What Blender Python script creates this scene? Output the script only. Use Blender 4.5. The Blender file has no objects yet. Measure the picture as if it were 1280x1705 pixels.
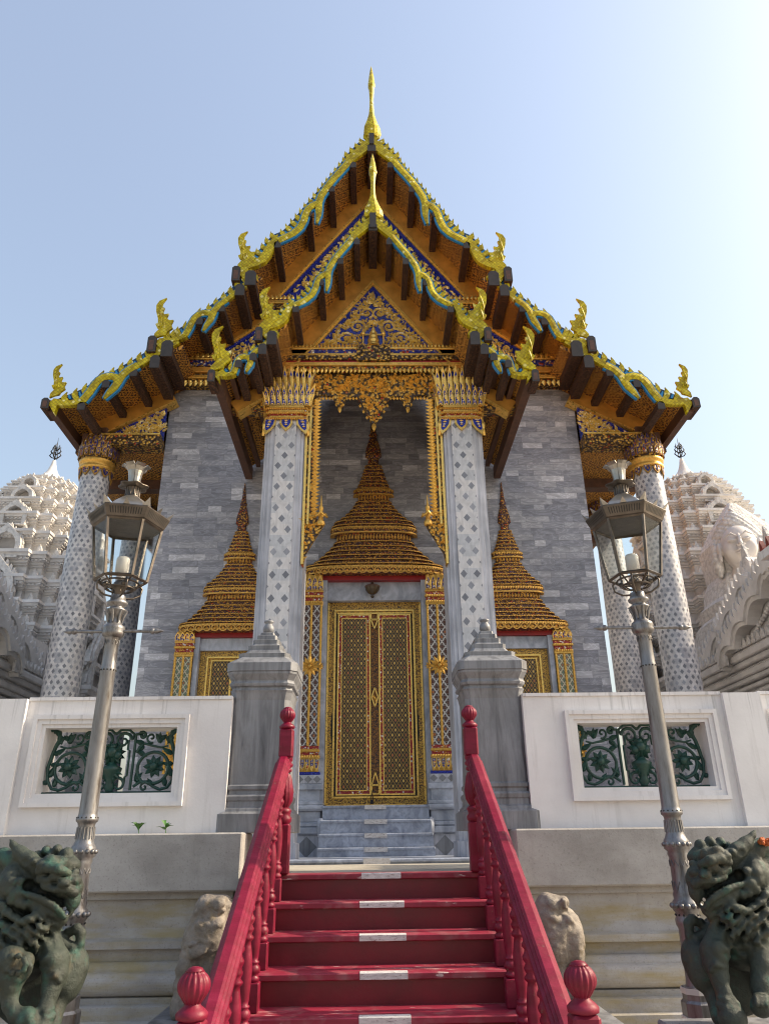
import bpy, math, random
import numpy as np
from mathutils import Vector, Matrix
R = math.radians
rng = random.Random(7)
S = bpy.context.scene
# ---------------------------------------------------------------- camera, sky, sun, exposure
cam_d = bpy.data.cameras.new('camera'); cam = bpy.data.objects.new('camera', cam_d)
S.collection.objects.link(cam); S.camera = cam
YAW, PITCH, ROLL, FPX = R(1.216), R(24.03), R(-0.734), 1239.6
_fw = Vector((math.sin(YAW)*math.cos(PITCH), math.cos(YAW)*math.cos(PITCH), math.sin(PITCH)))
_rt = Vector((math.cos(YAW), -math.sin(YAW), 0)); _up = _rt.cross(_fw)
_r2 = _rt*math.cos(ROLL) + _up*math.sin(ROLL); _u2 = -_rt*math.sin(ROLL) + _up*math.cos(ROLL)
M = Matrix((_r2, _u2, -_fw)).transposed().to_4x4(); M.translation = Vector((-.064, 0, 1.6))
cam.matrix_world = M
cam_d.sensor_fit = 'VERTICAL'; cam_d.sensor_height = 24; cam_d.lens = 24*FPX/1705
cam_d.clip_start = .1; cam_d.clip_end = 3000
SUN_AZ, SUN_EL = R(88), R(36)          # from +Y towards +X
w = bpy.data.worlds.new('World'); S.world = w; w.use_nodes = True
nt = w.node_tree; bg = nt.nodes['Background']
sk = nt.nodes.new('ShaderNodeTexSky'); sk.sky_type = 'NISHITA'; sk.sun_disc = False
sk.sun_elevation = SUN_EL; sk.sun_rotation = SUN_AZ; sk.altitude = 0; sk.air_density = 1.8; sk.dust_density = 5; sk.ozone_density = 3.0
hz = nt.nodes.new('ShaderNodeMix'); hz.data_type = 'RGBA'; hz.inputs[0].default_value = .36; hz.inputs[7].default_value = (1.65, 1.60, 1.86, 1)   # even summer haze over the blue
nt.links.new(sk.outputs[0], hz.inputs[6]); nt.links.new(hz.outputs[2], bg.inputs[0]); bg.inputs[1].default_value = .14
sd = bpy.data.lights.new('sun', 'SUN'); sd.energy = 3.2; sd.angle = R(.6); sd.color = (1, .84, .62)
so = bpy.data.objects.new('sun', sd); S.collection.objects.link(so)
_d = Vector((math.sin(SUN_AZ)*math.cos(SUN_EL), math.cos(SUN_AZ)*math.cos(SUN_EL), math.sin(SUN_EL)))
so.rotation_euler = _d.to_track_quat('Z', 'Y').to_euler(); so.location = _d*60
S.view_settings.view_transform = 'Standard'; S.view_settings.look = 'None'; S.view_settings.gamma = 1
S.view_settings.exposure = 1.18
S.cycles.pixel_filter_type = 'BLACKMAN_HARRIS'; S.cycles.filter_width = 1.15
# ---------------------------------------------------------------- objects
WL = {}
RESIZE = None            # set while the porch columns, valance and pediment are built, whose drawings were 4.5 % too small
def porch(x, y, z): return (x*1.0475, y+.43, z*1.0475-.076)
def link(o):
    S.collection.objects.link(o); return o
def tag(o, label=None, cat=None, group=None, kind=None):
    if label: o['label'] = label
    if cat: o['category'] = cat
    if group: o['group'] = group
    if kind: o['kind'] = kind
    return o
def thing(name, loc, label, cat, group=None, rz=0):
    o = link(bpy.data.objects.new(name, None)); o.location = loc; o.empty_display_size = .3
    o.rotation_euler.z = rz; WL[o] = Vector(loc)
    return tag(o, label, cat, group)
def dup(root, loc, label, rz=None):
    c = root.copy(); link(c); c.location = loc
    if rz is not None: c.rotation_euler.z = rz
    c['label'] = label; WL[c] = Vector(loc)
    for ch in list(root.children):
        d = ch.copy(); link(d); d.parent = c
        for g in list(ch.children):
            e = g.copy(); link(e); e.parent = d
    return c
class MB:
    def __init__(s): s.v = []; s.f = []; s.m = []; s.s = []
    def add(s, vs, fs, mi=0, sm=False):
        b = len(s.v); s.v += [tuple(p) for p in vs]
        for f in fs: s.f.append([b+i for i in f]); s.m.append(mi); s.s.append(sm)
    def hexa(s, p, mi=0):
        s.add(p, [(3,2,1,0),(4,5,6,7),(0,1,5,4),(1,2,6,5),(2,3,7,6),(3,0,4,7)], mi)
    def box(s, x0, x1, y0, y1, z0, z1, mi=0):
        if x0 > x1: x0, x1 = x1, x0
        s.hexa([(x0,y0,z0),(x1,y0,z0),(x1,y1,z0),(x0,y1,z0),(x0,y0,z1),(x1,y0,z1),(x1,y1,z1),(x0,y1,z1)], mi)
    def bbox(s, x0, x1, y0, y1, z0, z1, b=.01, mi=0):          # box with chamfered edges
        if x0 > x1: x0, x1 = x1, x0
        ring = lambda i, z: [(x0+i,y0+b,z),(x0+b,y0+i,z),(x1-b,y0+i,z),(x1-i,y0+b,z),(x1-i,y1-b,z),(x1-b,y1-i,z),(x0+b,y1-i,z),(x0+i,y1-b,z)]
        s.loft([ring(b,z0), ring(0,z0+b), ring(0,z1-b), ring(b,z1)], mi, caps=True)
    def poly(s, pts, y0, y1, mi=0):                            # outline in x,z extruded along y
        n = len(pts)
        s.add([(x,y0,z) for x,z in pts]+[(x,y1,z) for x,z in pts],
              [list(range(n)), list(range(2*n-1, n-1, -1))]+[(i,i+n,(i+1)%n+n,(i+1)%n) for i in range(n)], mi)
    def polyx(s, pts, x0, x1, mi=0):                           # outline in y,z extruded along x
        n = len(pts)
        s.add([(x0,y,z) for y,z in pts]+[(x1,y,z) for y,z in pts],
              [list(range(n)), list(range(2*n-1, n-1, -1))]+[(i,i+n,(i+1)%n+n,(i+1)%n) for i in range(n)], mi)
    def polyz(s, pts, z0, z1, mi=0):
        n = len(pts)
        s.add([(x,y,z0) for x,y in pts]+[(x,y,z1) for x,y in pts],
              [list(range(n)), list(range(2*n-1, n-1, -1))]+[(i,i+n,(i+1)%n+n,(i+1)%n) for i in range(n)], mi)
    def loft(s, rings, mi=0, caps=True, sm=False, closed=True):
        n = len(rings[0]); vs = [p for r in rings for p in r]; fs = []
        for k in range(len(rings)-1):
            for i in range(n if closed else n-1):
                j = (i+1) % n; fs.append((k*n+i, k*n+j, (k+1)*n+j, (k+1)*n+i))
        s.add(vs, fs, mi, sm)
        if caps: s.add(rings[0], [list(range(n))[::-1]], mi); s.add(rings[-1], [list(range(n))], mi)
    def lathe(s, prof, c=(0,0), n=20, mi=0, sm=True, rot=0, sq=None, sy=1, lobes=None):
        rings = []
        for r, z in prof:
            rg = []
            for i in range(n):
                a = 2*math.pi*i/n + rot; k = r
                if sq: k = r/((abs(math.cos(a))**sq+abs(math.sin(a))**sq)**(1/sq))
                if lobes: k *= 1+lobes[1]*abs(math.sin(a*lobes[0]/2))
                rg.append((c[0]+k*math.cos(a), c[1]+k*math.sin(a)*sy, z))
            rings.append(rg)
        s.loft(rings, mi, True, sm)
    def tube(s, pts, rad, n=8, mi=0, sm=True, flat=1):
        P = [Vector(p) for p in pts]
        rs = rad if isinstance(rad, (list, tuple)) else [rad]*len(P)
        rings = []; ref = None
        for i, p in enumerate(P):
            t = (P[min(i+1, len(P)-1)]-P[max(i-1, 0)]).normalized()
            if ref is None: ref = t.cross(Vector((0,1,0)) if abs(t.y) < .9 else Vector((1,0,0))).normalized()
            a = (ref-t*ref.dot(t)).normalized(); b = t.cross(a); ref = a
            rings.append([tuple(p+a*rs[i]*math.cos(2*math.pi*k/n)+b*rs[i]*flat*math.sin(2*math.pi*k/n)) for k in range(n)])
        s.loft(rings, mi, True, sm)
    def ball(s, c, r, mi=0, n=10, m=6, sz=1, sy=1):
        prof = [(max(.02*r, r*math.sin(math.pi*k/m)), c[2]-r*sz*math.cos(math.pi*k/m)) for k in range(m+1)]
        s.lathe(prof, (c[0], c[1]), n, mi, True, sy=sy)
    def leaf(s, x, z, ang, L, W, y, d=.03, curl=0, mi=0):       # raised flame leaf lying on a plane facing -Y
        pts = [(0,0),(.12,.34),(.38,.5),(.66,.34),(.86,.14),(1,0),(.86,-.10),(.66,-.3),(.38,-.46),(.12,-.34)]
        ca, sa = math.cos(ang), math.sin(ang); vs = []
        for a, b in pts:
            px = a*L; py = b*W + curl*L*a*a
            vs.append((x+px*ca-py*sa, y, z+px*sa+py*ca))
        for a in (.15, .5, .8):
            px = a*L; py = curl*L*a*a
            vs.append((x+px*ca-py*sa, y-d*(1.25-a), z+px*sa+py*ca))
        s.add(vs, [(0,1,10),(1,2,11,10),(2,3,11),(3,4,12,11),(4,5,12),(5,6,12),(6,7,11,12),(7,8,11),(8,9,10,11),(9,0,10)], mi)
    def ribbon(s, pts, ws, y0, y1, mi=0, ridge=0):              # flat band along a path in x,z with real thickness
        n = len(pts); ws = ws if isinstance(ws, (list, tuple)) else [ws]*n
        rings = []
        for i, (x, z) in enumerate(pts):
            a = pts[max(i-1,0)]; b = pts[min(i+1,n-1)]
            tx, tz = b[0]-a[0], b[1]-a[1]; l = math.hypot(tx, tz) or 1; nx, nz = -tz/l, tx/l; h = ws[i]/2
            rings.append([(x+nx*h,y0,z+nz*h),(x,y0-ridge,z),(x-nx*h,y0,z-nz*h),(x-nx*h,y1,z-nz*h),(x+nx*h,y1,z+nz*h)])
        s.loft(rings, mi, True)
    def mirror(s):                                              # copy of everything at -x
        o = MB(); o.v = [(-x,y,z) for x,y,z in s.v]; o.f = [f[::-1] for f in s.f]; o.m = s.m[:]; o.s = s.s[:]; return o
    def merge(s, o):
        b = len(s.v); s.v += o.v; s.f += [[b+i for i in f] for f in o.f]; s.m += o.m; s.s += o.s; return s
    def xf(s, fn): s.v = [tuple(fn(*p)) for p in s.v]; return s
    def build(s, name, mats, parent=None, label=None):
        if RESIZE: s.xf(RESIZE)
        me = bpy.data.meshes.new(name)
        off = WL.get(parent, Vector((0,0,0))) if parent else Vector((0,0,0))
        me.from_pydata([(x-off.x, y-off.y, z-off.z) for x,y,z in s.v], [], s.f)
        for m in (mats if isinstance(mats, (list,tuple)) else [mats]): me.materials.append(m)
        me.polygons.foreach_set('material_index', s.m); me.polygons.foreach_set('use_smooth', s.s)
        me.update()
        o = link(bpy.data.objects.new(name, me)); WL[o] = off
        if parent: o.parent = parent
        if label: o['label'] = label
        return o
def fix_normals(o):
    import bmesh
    b = bmesh.new(); b.from_mesh(o.data); bmesh.ops.recalc_face_normals(b, faces=b.faces); b.to_mesh(o.data); b.free()
# ---------------------------------------------------------------- node materials
class NM:
    def __init__(s, name, rough=.6, metal=0, spec=.5):
        s.mat = bpy.data.materials.new(name); s.mat.use_nodes = True; s.nt = s.mat.node_tree
        s.b = s.nt.nodes['Principled BSDF']; s.b.inputs['Roughness'].default_value = rough; s.b.inputs['Metallic'].default_value = metal
        s.b.inputs['Specular IOR Level'].default_value = spec
    def n(s, t, **k):
        o = s.nt.nodes.new('ShaderNode'+t)
        for a, v in k.items(): setattr(o, a, v)
        return o
    def put(s, sock, v):
        if hasattr(v, 'is_linked') or isinstance(v, bpy.types.NodeSocket): s.nt.links.new(v, sock)
        elif isinstance(v, (tuple, list)) and sock.type == 'RGBA': sock.default_value = (*v[:3], 1)
        else: sock.default_value = v
    def m(s, op, a, b=None, c=None):
        o = s.n('Math', operation=op)
        for i, v in enumerate((a, b, c)):
            if v is not None: s.put(o.inputs[i], v)
        return o.outputs[0]
    def mix(s, f, a, b, mode='MIX'):
        o = s.n('Mix', data_type='RGBA', blend_type=mode)
        s.put(o.inputs[0], f); s.put(o.inputs[6], a); s.put(o.inputs[7], b); return o.outputs[2]
    def ramp(s, f, stops, interp='LINEAR'):
        o = s.n('ValToRGB'); cr = o.color_ramp; cr.interpolation = interp
        while len(cr.elements) < len(stops): cr.elements.new(.5)
        for e, (p, c) in zip(cr.elements, stops): e.position = p; e.color = (*c, 1) if isinstance(c, tuple) else (c, c, c, 1)
        s.put(o.inputs[0], f); return o.outputs[0]
    def pos(s): return s.n('NewGeometry').outputs['Position']
    def obj(s): return s.n('TexCoord').outputs['Object']
    def sep(s, v): o = s.n('SeparateXYZ'); s.put(o.inputs[0], v); return o.outputs
    def comb(s, x=0, y=0, z=0):
        o = s.n('CombineXYZ')
        for i, v in enumerate((x, y, z)): s.put(o.inputs[i], v)
        return o.outputs[0]
    def scale(s, v, k):
        o = s.n('Mapping'); s.put(o.inputs[0], v); o.inputs['Scale'].default_value = k; return o.outputs[0]
    def noise(s, v, sc, det=4, rough=.55, dist=0):
        o = s.n('TexNoise'); s.put(o.inputs['Vector'], v); o.inputs['Scale'].default_value = sc; o.inputs['Detail'].default_value = det
        o.inputs['Roughness'].default_value = rough; o.inputs['Distortion'].default_value = dist; return o.outputs[0]
    def vor(s, v, sc, feature='F1', out='Distance'):
        o = s.n('TexVoronoi', feature=feature); s.put(o.inputs['Vector'], v); o.inputs['Scale'].default_value = sc; return o.outputs[out]
    def wn(s, v): o = s.n('TexWhiteNoise', noise_dimensions='3D'); s.put(o.inputs['Vector'], v); return o.outputs
    def bump(s, h, st=.4, d=.02):
        o = s.n('Bump'); o.inputs['Strength'].default_value = st; o.inputs['Distance'].default_value = d
        s.put(o.inputs['Height'], h); s.nt.links.new(o.outputs[0], s.b.inputs['Normal'])
    def col(s, c): s.put(s.b.inputs['Base Color'], c)
    def rough(s, c): s.put(s.b.inputs['Roughness'], c)
    def metal(s, c): s.put(s.b.inputs['Metallic'], c)

def mat_blocks(name, c1, c2, c3, w, h, rough=.45, mort=(.12,.12,.13), light=.1):
    N = NM(name, rough); p = N.pos(); x, y, z = N.sep(p)
    u = N.m('ADD', x, y); row = N.m('FLOOR', N.m('DIVIDE', z, h)); fv = N.m('FRACT', N.m('DIVIDE', z, h))
    r1 = N.wn(N.comb(row, 3.3, 1.7))[0]
    wv = N.m('MULTIPLY_ADD', r1, .5*w, .75*w)
    uu = N.m('MULTIPLY_ADD', r1, 7.13, N.m('DIVIDE', u, wv)); cell = N.m('FLOOR', uu); fu = N.m('FRACT', uu)
    rid = N.wn(N.comb(cell, row, .5)); rv = rid[0]
    split = N.m('LESS_THAN', rv, .35)                         # some blocks are cut in two
    half = N.m('MULTIPLY', split, N.m('GREATER_THAN', fu, .45))
    rid2 = N.wn(N.comb(N.m('ADD', cell, N.m('MULTIPLY', half, .37)), row, 2.5)); rb = rid2[0]
    base = N.ramp(rb, [(0, c1), (.55, c2), (1, c3)])
    base = N.mix(N.m('LESS_THAN', N.sep(rid2[1])[0], light), base, tuple(min(1, k*1.35) for k in c3))
    o = N.n('VectorMath', operation='MULTIPLY_ADD'); N.put(o.inputs[0], rid2[1]); o.inputs[1].default_value = (9,9,9); N.put(o.inputs[2], N.comb(u, z, 0))
    st = N.scale(o.outputs[0], (1.0, 3.2, 1))
    v1 = N.noise(st, 2.2, 6, .62, 1.6)
    vein = N.ramp(v1, [(.34, .60), (.455, .95), (.49, 1.0), (.515, 1.55), (.545, 1.0), (.62, .85), (.75, .62)])
    base = N.mix(.75, base, vein, 'MULTIPLY')
    edge = N.m('MINIMUM', N.m('MINIMUM', fv, N.m('SUBTRACT', 1, fv)), N.m('MULTIPLY', N.m('MINIMUM', fu, N.m('SUBTRACT', 1, fu)), w/h))
    mo = N.m('LESS_THAN', edge, .025)
    base = N.mix(N.m('MULTIPLY', mo, .55), base, mort)
    grime = N.ramp(N.noise(N.scale(p, (1,1,.35)), .9, 5), [(.35, .78), (.65, 1.05)])
    N.col(N.mix(1, base, grime, 'MULTIPLY'))
    N.rough(N.m('MULTIPLY_ADD', v1, .35, rough-.15))
    N.bump(N.m('ADD', N.m('MULTIPLY', mo, -1), N.m('MULTIPLY', rb, .5)), .25, .01)
    return N.mat
def mat_marble(name, c1, c2, streak=(9,9,.9), sc=1.0, rough=.45, obj=False):
    N = NM(name, rough); p = N.obj() if obj else N.pos()
    v = N.noise(N.scale(p, streak), sc, 7, .65, .6)
    c = N.ramp(v, [(.3, c1), (.5, c2), (.56, tuple(k*1.2 for k in c2)), (.62, c2), (.75, c1)])
    g = N.noise(p, 2.2, 5)
    N.col(N.mix(1, c, N.ramp(g, [(.3, .7), (.7, 1.08)]), 'MULTIPLY')); N.rough(N.m('MULTIPLY_ADD', v, .4, rough-.15))
    N.bump(N.noise(p, 60, 3), .08, .01); return N.mat
def mat_gold(name, sc=22, dark=(.05,.018,.006), gold=(.78,.46,.09), accent=None, thr=(.28,.55), metal=.65, rough=.38, bump=.9, stretch=(1,1,1), acc_amt=.16, accent2=None):
    N = NM(name, rough); p = N.scale(N.pos(), stretch)
    wob = N.n('VectorMath', operation='ADD'); nn = N.n('TexNoise'); N.put(nn.inputs['Vector'], p); nn.inputs['Scale'].default_value = sc*.6
    sc_ = N.n('VectorMath', operation='SCALE'); N.put(sc_.inputs[0], nn.outputs['Color']); sc_.inputs['Scale'].default_value = .9/sc
    N.put(wob.inputs[0], p); N.put(wob.inputs[1], sc_.outputs[0])
    d = N.vor(wob.outputs[0], sc); e = N.vor(wob.outputs[0], sc*.5, 'DISTANCE_TO_EDGE')
    cc = N.vor(wob.outputs[0], sc, 'F1', 'Color'); r, g, b = N.sep(cc)
    f = N.ramp(d, [(thr[0], 0), (thr[1], 1)])
    gv = N.mix(N.noise(p, sc*1.7, 2), tuple(k*.62 for k in gold), tuple(min(1, k*1.2) for k in gold))
    c = N.mix(f, gv, dark)
    if accent: c = N.mix(N.m('MULTIPLY', N.m('LESS_THAN', r, acc_amt), N.m('SUBTRACT', 1, f)), c, accent)
    if accent2: c = N.mix(N.m('MULTIPLY', N.m('LESS_THAN', g, acc_amt), N.m('SUBTRACT', 1, f)), c, accent2)
    N.col(c); N.metal(N.m('MULTIPLY_ADD', f, -metal, metal))
    N.bump(N.m('ADD', N.m('MULTIPLY', d, -1), N.m('MULTIPLY', e, .5)), bump, .6/sc)
    return N.mat
def mat_plain(name, c, rough=.5, metal=0, var=.25, sc=6, bump=.1, bsc=40, obj=False, c2=None, spec=.5):
    N = NM(name, rough, metal, spec); p = N.obj() if obj else N.pos()
    n = N.noise(p, sc, 6, .6)
    N.col(N.ramp(n, [(.3, tuple(k*(1-var) for k in c)), (.7, c2 or tuple(min(1, k*(1+var*.5)) for k in c))]))
    N.rough(N.m('MULTIPLY_ADD', n, .3, rough-.15)); N.bump(N.noise(p, bsc, 4), bump, .01); return N.mat
# ---------------------------------------------------------------- materials
m_wall = mat_blocks('grey_marble_blocks', (.215,.22,.255), (.295,.30,.34), (.385,.385,.415), .48, .115)
m_stepmarble = mat_marble('blue_marble_steps', (.16,.19,.27), (.33,.37,.46), (5,3,4), 1.4, .35)
m_pil = mat_marble('weathered_grey_marble', (.075,.075,.085), (.20,.205,.22))
m_edge = mat_marble('grey_marble_strips', (.27,.29,.34), (.46,.47,.52), (14,14,.5))
m_jamb = mat_marble('blue_grey_marble', (.22,.25,.31), (.42,.45,.52), (3,3,2), 1.2)
m_gold = mat_plain('gold_leaf', (.72,.42,.09), .38, .6, .35, 30, .25, 60)
m_goldorange = mat_plain('orange_gold', (.72,.40,.085), .42, .55, .45, 30, .3, 60)
m_goldline = mat_plain('bright_gold', (.85,.55,.14), .3, .65, .2, 20, .1, 60)
m_scroll = mat_gold('gilded_glass_scrolls', 42, (.48,.24,.045), (.98,.68,.22), (.85,.80,.68), (.6,1.0), .5, .35, .25, acc_amt=.14)
m_carve = mat_gold('carved_gold', 20, (.035,.016,.006), (.72,.43,.09), acc_amt=.08, accent=(.35,.02,.02))
m_carve_blue = mat_gold('carved_gold_on_blue', 17, (.012,.02,.19), (.75,.47,.12), (.8,.72,.6), (.3,.5), acc_amt=.18, accent2=(.4,.03,.03))
m_rows = mat_gold('gold_tier_rows', 30, (.07,.022,.012), (.74,.39,.075), (.03,.04,.15), (.28,.5), acc_amt=.16, accent2=(.45,.05,.02), stretch=(1,1,1.3))
m_fine = mat_gold('gilded_lacquer', 60, (.09,.042,.01), (.70,.41,.075), None, (.35,.7), .5, .4, .3)
m_blue = mat_gold('blue_glass_mosaic', 70, (.008,.012,.12), (.02,.035,.42), (.05,.09,.6), (.3,.7), 0, .25, .3)
m_cyan = mat_plain('turquoise_edge', (.02,.22,.5), .35, 0, .25, 25)
m_navy = mat_plain('navy_backing', (.008,.05,.13), .5, 0, .4, 20)
def mat_mosaic():
    N = NM('yellow_glass_mosaic', .45, 0, .25); p = N.pos(); x, y, z = N.sep(p)
    a = N.m('FRACT', N.m('MULTIPLY', N.m('ADD', x, z), 15)); b = N.m('FRACT', N.m('MULTIPLY', N.m('SUBTRACT', x, z), 15))
    ln = N.m('MAXIMUM', N.m('LESS_THAN', a, .16), N.m('LESS_THAN', b, .16))
    cid = N.wn(N.comb(N.m('FLOOR', N.m('MULTIPLY', N.m('ADD', x, z), 15)), N.m('FLOOR', N.m('MULTIPLY', N.m('SUBTRACT', x, z), 15)), 1))[0]
    c = N.ramp(cid, [(0, (.36,.27,.006)), (.5, (.54,.43,.010)), (.93, (.62,.53,.02)), (1, (.85,.8,.35))])
    c = N.mix(N.m('MULTIPLY', ln, .6), c, (.16,.13,.01)); wear = N.noise(p, 5, 5)
    N.col(N.mix(1, c, N.ramp(wear, [(.3, .62), (.6, 1)]), 'MULTIPLY')); N.bump(N.m('ADD', N.m('MULTIPLY', ln, -1), cid), .22, .006); return N.mat
m_yel = mat_mosaic()
def mat_soffit():
    N = NM('carved_soffit', .6); p = N.pos(); x, y, z = N.sep(p)
    u = N.m('ADD', x, N.m('MULTIPLY', z, 1.0)); u = N.m('MULTIPLY', x, 5.2); v = N.m('MULTIPLY', y, 6.0)
    wob = N.noise(p, 9, 3)
    uu = N.m('ADD', u, N.m('MULTIPLY', wob, .5)); vv = N.m('ADD', v, N.m('MULTIPLY', wob, .4))
    a = N.m('ABSOLUTE', N.m('SUBTRACT', N.m('FRACT', N.m('ADD', uu, vv)), .5)); b = N.m('ABSOLUTE', N.m('SUBTRACT', N.m('FRACT', N.m('SUBTRACT', uu, vv)), .5))
    lat = N.m('LESS_THAN', N.m('MINIMUM', a, b), .07); cen = N.m('LESS_THAN', N.m('ABSOLUTE', N.m('SUBTRACT', N.m('ADD', a, b), .72)), .09)
    f = N.m('MAXIMUM', lat, cen); vo = N.vor(p, 26); f2 = N.m('MAXIMUM', f, N.m('LESS_THAN', vo, .33))
    c = N.mix(f2, (.05,.02,.010), N.mix(N.noise(p, 3, 4), (.50,.22,.042), (.88,.48,.095)))
    N.col(c); N.metal(N.m('MULTIPLY', f2, .5)); N.bump(N.m('ADD', f2, N.m('MULTIPLY', vo, -.6)), .7, .02); return N.mat
m_soffit = mat_soffit()
m_beam = mat_gold('dark_carved_beam', 34, (.03,.013,.008), (.115,.05,.022), None, (.2,.6), .0, .85, .4)
m_beamtop = mat_plain('grey_beam_end', (.042,.038,.038), .7, 0, .35, 14)
m_beamface = mat_plain('brown_beam', (.10,.048,.03), .6, 0, .4, 12)
m_rake = mat_plain('gilded_raking_band', (.66,.33,.065), .42, .45, .35, 3.5, .1, 20)
m_redl = mat_plain('red_lacquer_line', (.30,.012,.012), .4, 0, .2, 8)
def mat_redwood():
    N = NM('red_painted_wood', .42, 0, .3); p = N.pos(); n = N.noise(N.scale(p, (.6,3,3)), 5, 6)
    c = N.ramp(n, [(.3, (.115,.003,.014)), (.6, (.175,.006,.028)), (.8, (.23,.016,.045))])
    fine = N.noise(p, 45, 4); c = N.mix(N.ramp(fine, [(.62, 0), (.72, .35)]), c, (.12,.004,.012))
    fd = N.noise(N.scale(p, (1,.7,.7)), 3.1, 5, .6); c = N.mix(N.ramp(fd, [(.5, 0), (.75, .3)]), c, (.28,.04,.06))
    chip = N.noise(p, 30, 5, .75); big = N.noise(p, 4.3, 3); c = N.mix(N.m('MULTIPLY', N.ramp(chip, [(.60, 0), (.63, 1)]), N.ramp(big, [(.54, 0), (.62, .8)])), c, (.16,.09,.075))
    drip = N.noise(N.scale(p, (14,14,1)), 2.2, 4); c = N.mix(N.ramp(drip, [(.6, 0), (.75, .4)]), c, (.07,.003,.008))
    N.col(c); N.rough(N.m('MULTIPLY_ADD', fd, .5, .22)); N.bump(N.m('ADD', fine, N.noise(p, 9, 4)), .2, .008); return N.mat
m_red = mat_redwood()
m_redriser = mat_plain('dark_red_riser_paint', (.15,.004,.012), .45, 0, .3, 5, .1, 40)
def mat_tread():
    N = NM('worn_red_tread', .5); p = N.pos(); n = N.noise(N.scale(p, (.6,3,3)), 5, 6)
    c = N.ramp(n, [(.3, (.17,.006,.02)), (.6, (.26,.014,.04)), (.8, (.30,.045,.065))])
    sc = N.noise(N.scale(p, (2.2,14,8)), 2.2, 5, .62); c = N.mix(N.ramp(sc, [(.63, 0), (.67, .85)]), c, (.55,.45,.42))
    dust = N.noise(p, 8, 5); c = N.mix(N.ramp(dust, [(.5, 0), (.75, .35)]), c, (.34,.26,.24))
    N.col(c); N.rough(N.m('MULTIPLY_ADD', dust, .3, .4)); N.bump(sc, .2, .005); return N.mat
m_tread = mat_tread()
def mat_strip():
    N = NM('worn_white_strip', .6); p = N.pos(); n = N.noise(N.scale(p, (3,14,14)), 6, 6, .7)
    c = N.ramp(n, [(.30, (.12,.10,.10)), (.42, (.48,.46,.45)), (.7, (.68,.66,.65))])
    wr = N.noise(N.scale(p, (6,22,22)), 5, 5, .7); c = N.mix(N.ramp(wr, [(.60, 0), (.64, .85)]), c, (.20,.10,.095))
    N.col(c); N.bump(n, .3, .005); return N.mat
m_strip = mat_strip()
def mat_plaster():
    N = NM('white_plaster', .75); p = N.pos(); n = N.noise(p, 1.6, 6, .6)
    c = N.ramp(n, [(.3, (.62,.60,.60)), (.65, (.75,.735,.735))])
    st = N.noise(N.scale(p, (7,7,.5)), 2.0, 6, .62); c = N.mix(N.ramp(st, [(.56, 0), (.74, .35)]), c, (.34,.32,.30))
    sp = N.noise(p, 26, 5, .7); c = N.mix(N.ramp(sp, [(.70, 0), (.76, .5)]), c, (.25,.24,.23))
    dr = N.noise(N.scale(p, (16,16,.35)), 1.7, 4, .6); zz = N.sep(p)[2]
    top = N.ramp(N.m('SUBTRACT', zz, 1.7), [(.80, 0), (1.06, 1)]); c = N.mix(N.m('MULTIPLY', N.m('MULTIPLY', top, N.ramp(dr, [(.56, 0), (.68, 1)])), .4), c, (.16,.155,.15))
    N.col(c); N.bump(N.noise(p, 45, 5), .12, .01); return N.mat
m_plaster = mat_plaster()
def mat_basestone(yellow):
    N = NM('weathered_base_stone' + ('_lichen' if yellow else ''), .85); p = N.pos(); n = N.noise(N.scale(p, (1,1,1.6)), 1.3, 7, .62)
    c = N.ramp(n, [(.28, (.24,.225,.21)), (.5, (.36,.345,.33)), (.72, (.46,.445,.43))])
    sp = N.noise(p, 55, 5, .75); c = N.mix(N.ramp(sp, [(.56, 0), (.66, .5)]), c, (.16,.15,.14))
    st = N.noise(N.scale(p, (5,5,.6)), 1.4, 6, .6); c = N.mix(N.ramp(st, [(.55, 0), (.75, .45)]), c, (.20,.185,.165))
    if yellow:
        z = N.sep(p)[2]; y1 = N.noise(N.scale(p, (.7,.7,3.2)), 2.2, 6, .6); c = N.mix(N.ramp(y1, [(.45, 0), (.66, .7)]), c, (.30,.235,.085))
    N.col(c); N.bump(N.m('ADD', sp, N.noise(p, 14, 5)), .3, .012); return N.mat
m_base = mat_basestone(False); m_base2 = mat_basestone(True)
m_iron = mat_plain('dark_green_iron', (.012,.055,.042), .45, 0, .4, 20, .2, 60)
def mat_pole():
    N = NM('silver_painted_pole', .46, .6); p = N.obj(); n = N.noise(N.scale(p, (8,8,1.2)), 3, 6, .65)
    c = N.ramp(n, [(.32, (.09,.075,.065)), (.46, (.18,.175,.175)), (.7, (.26,.26,.27))]); r = N.noise(p, 16, 5, .7)
    N.col(N.mix(N.ramp(r, [(.64, 0), (.74, .6)]), c, (.20,.11,.075))); N.rough(N.m('MULTIPLY_ADD', n, .35, .22)); N.bump(r, .15, .005); return N.mat
m_pole = mat_pole()
m_brass = mat_plain('aged_brass', (.125,.105,.088), .42, .75, .45, 12, .15, 40, True)
m_steelroof = mat_plain('bare_metal_sheet', (.36,.34,.31), .34, .85, .35, 9, .15, 30, True)
m_dark = mat_plain('black_slots', (.02,.018,.016), .7)
m_tubew = mat_plain('white_lamp_tube', (.62,.58,.54), .4, 0, .1)
def mat_glass():
    N = NM('lantern_glass', .04); N.col((.92,.95,.95)); N.b.inputs['Transmission Weight'].default_value = 1; N.b.inputs['IOR'].default_value = 1.08
    return N.mat
m_glass = mat_glass()
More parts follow.
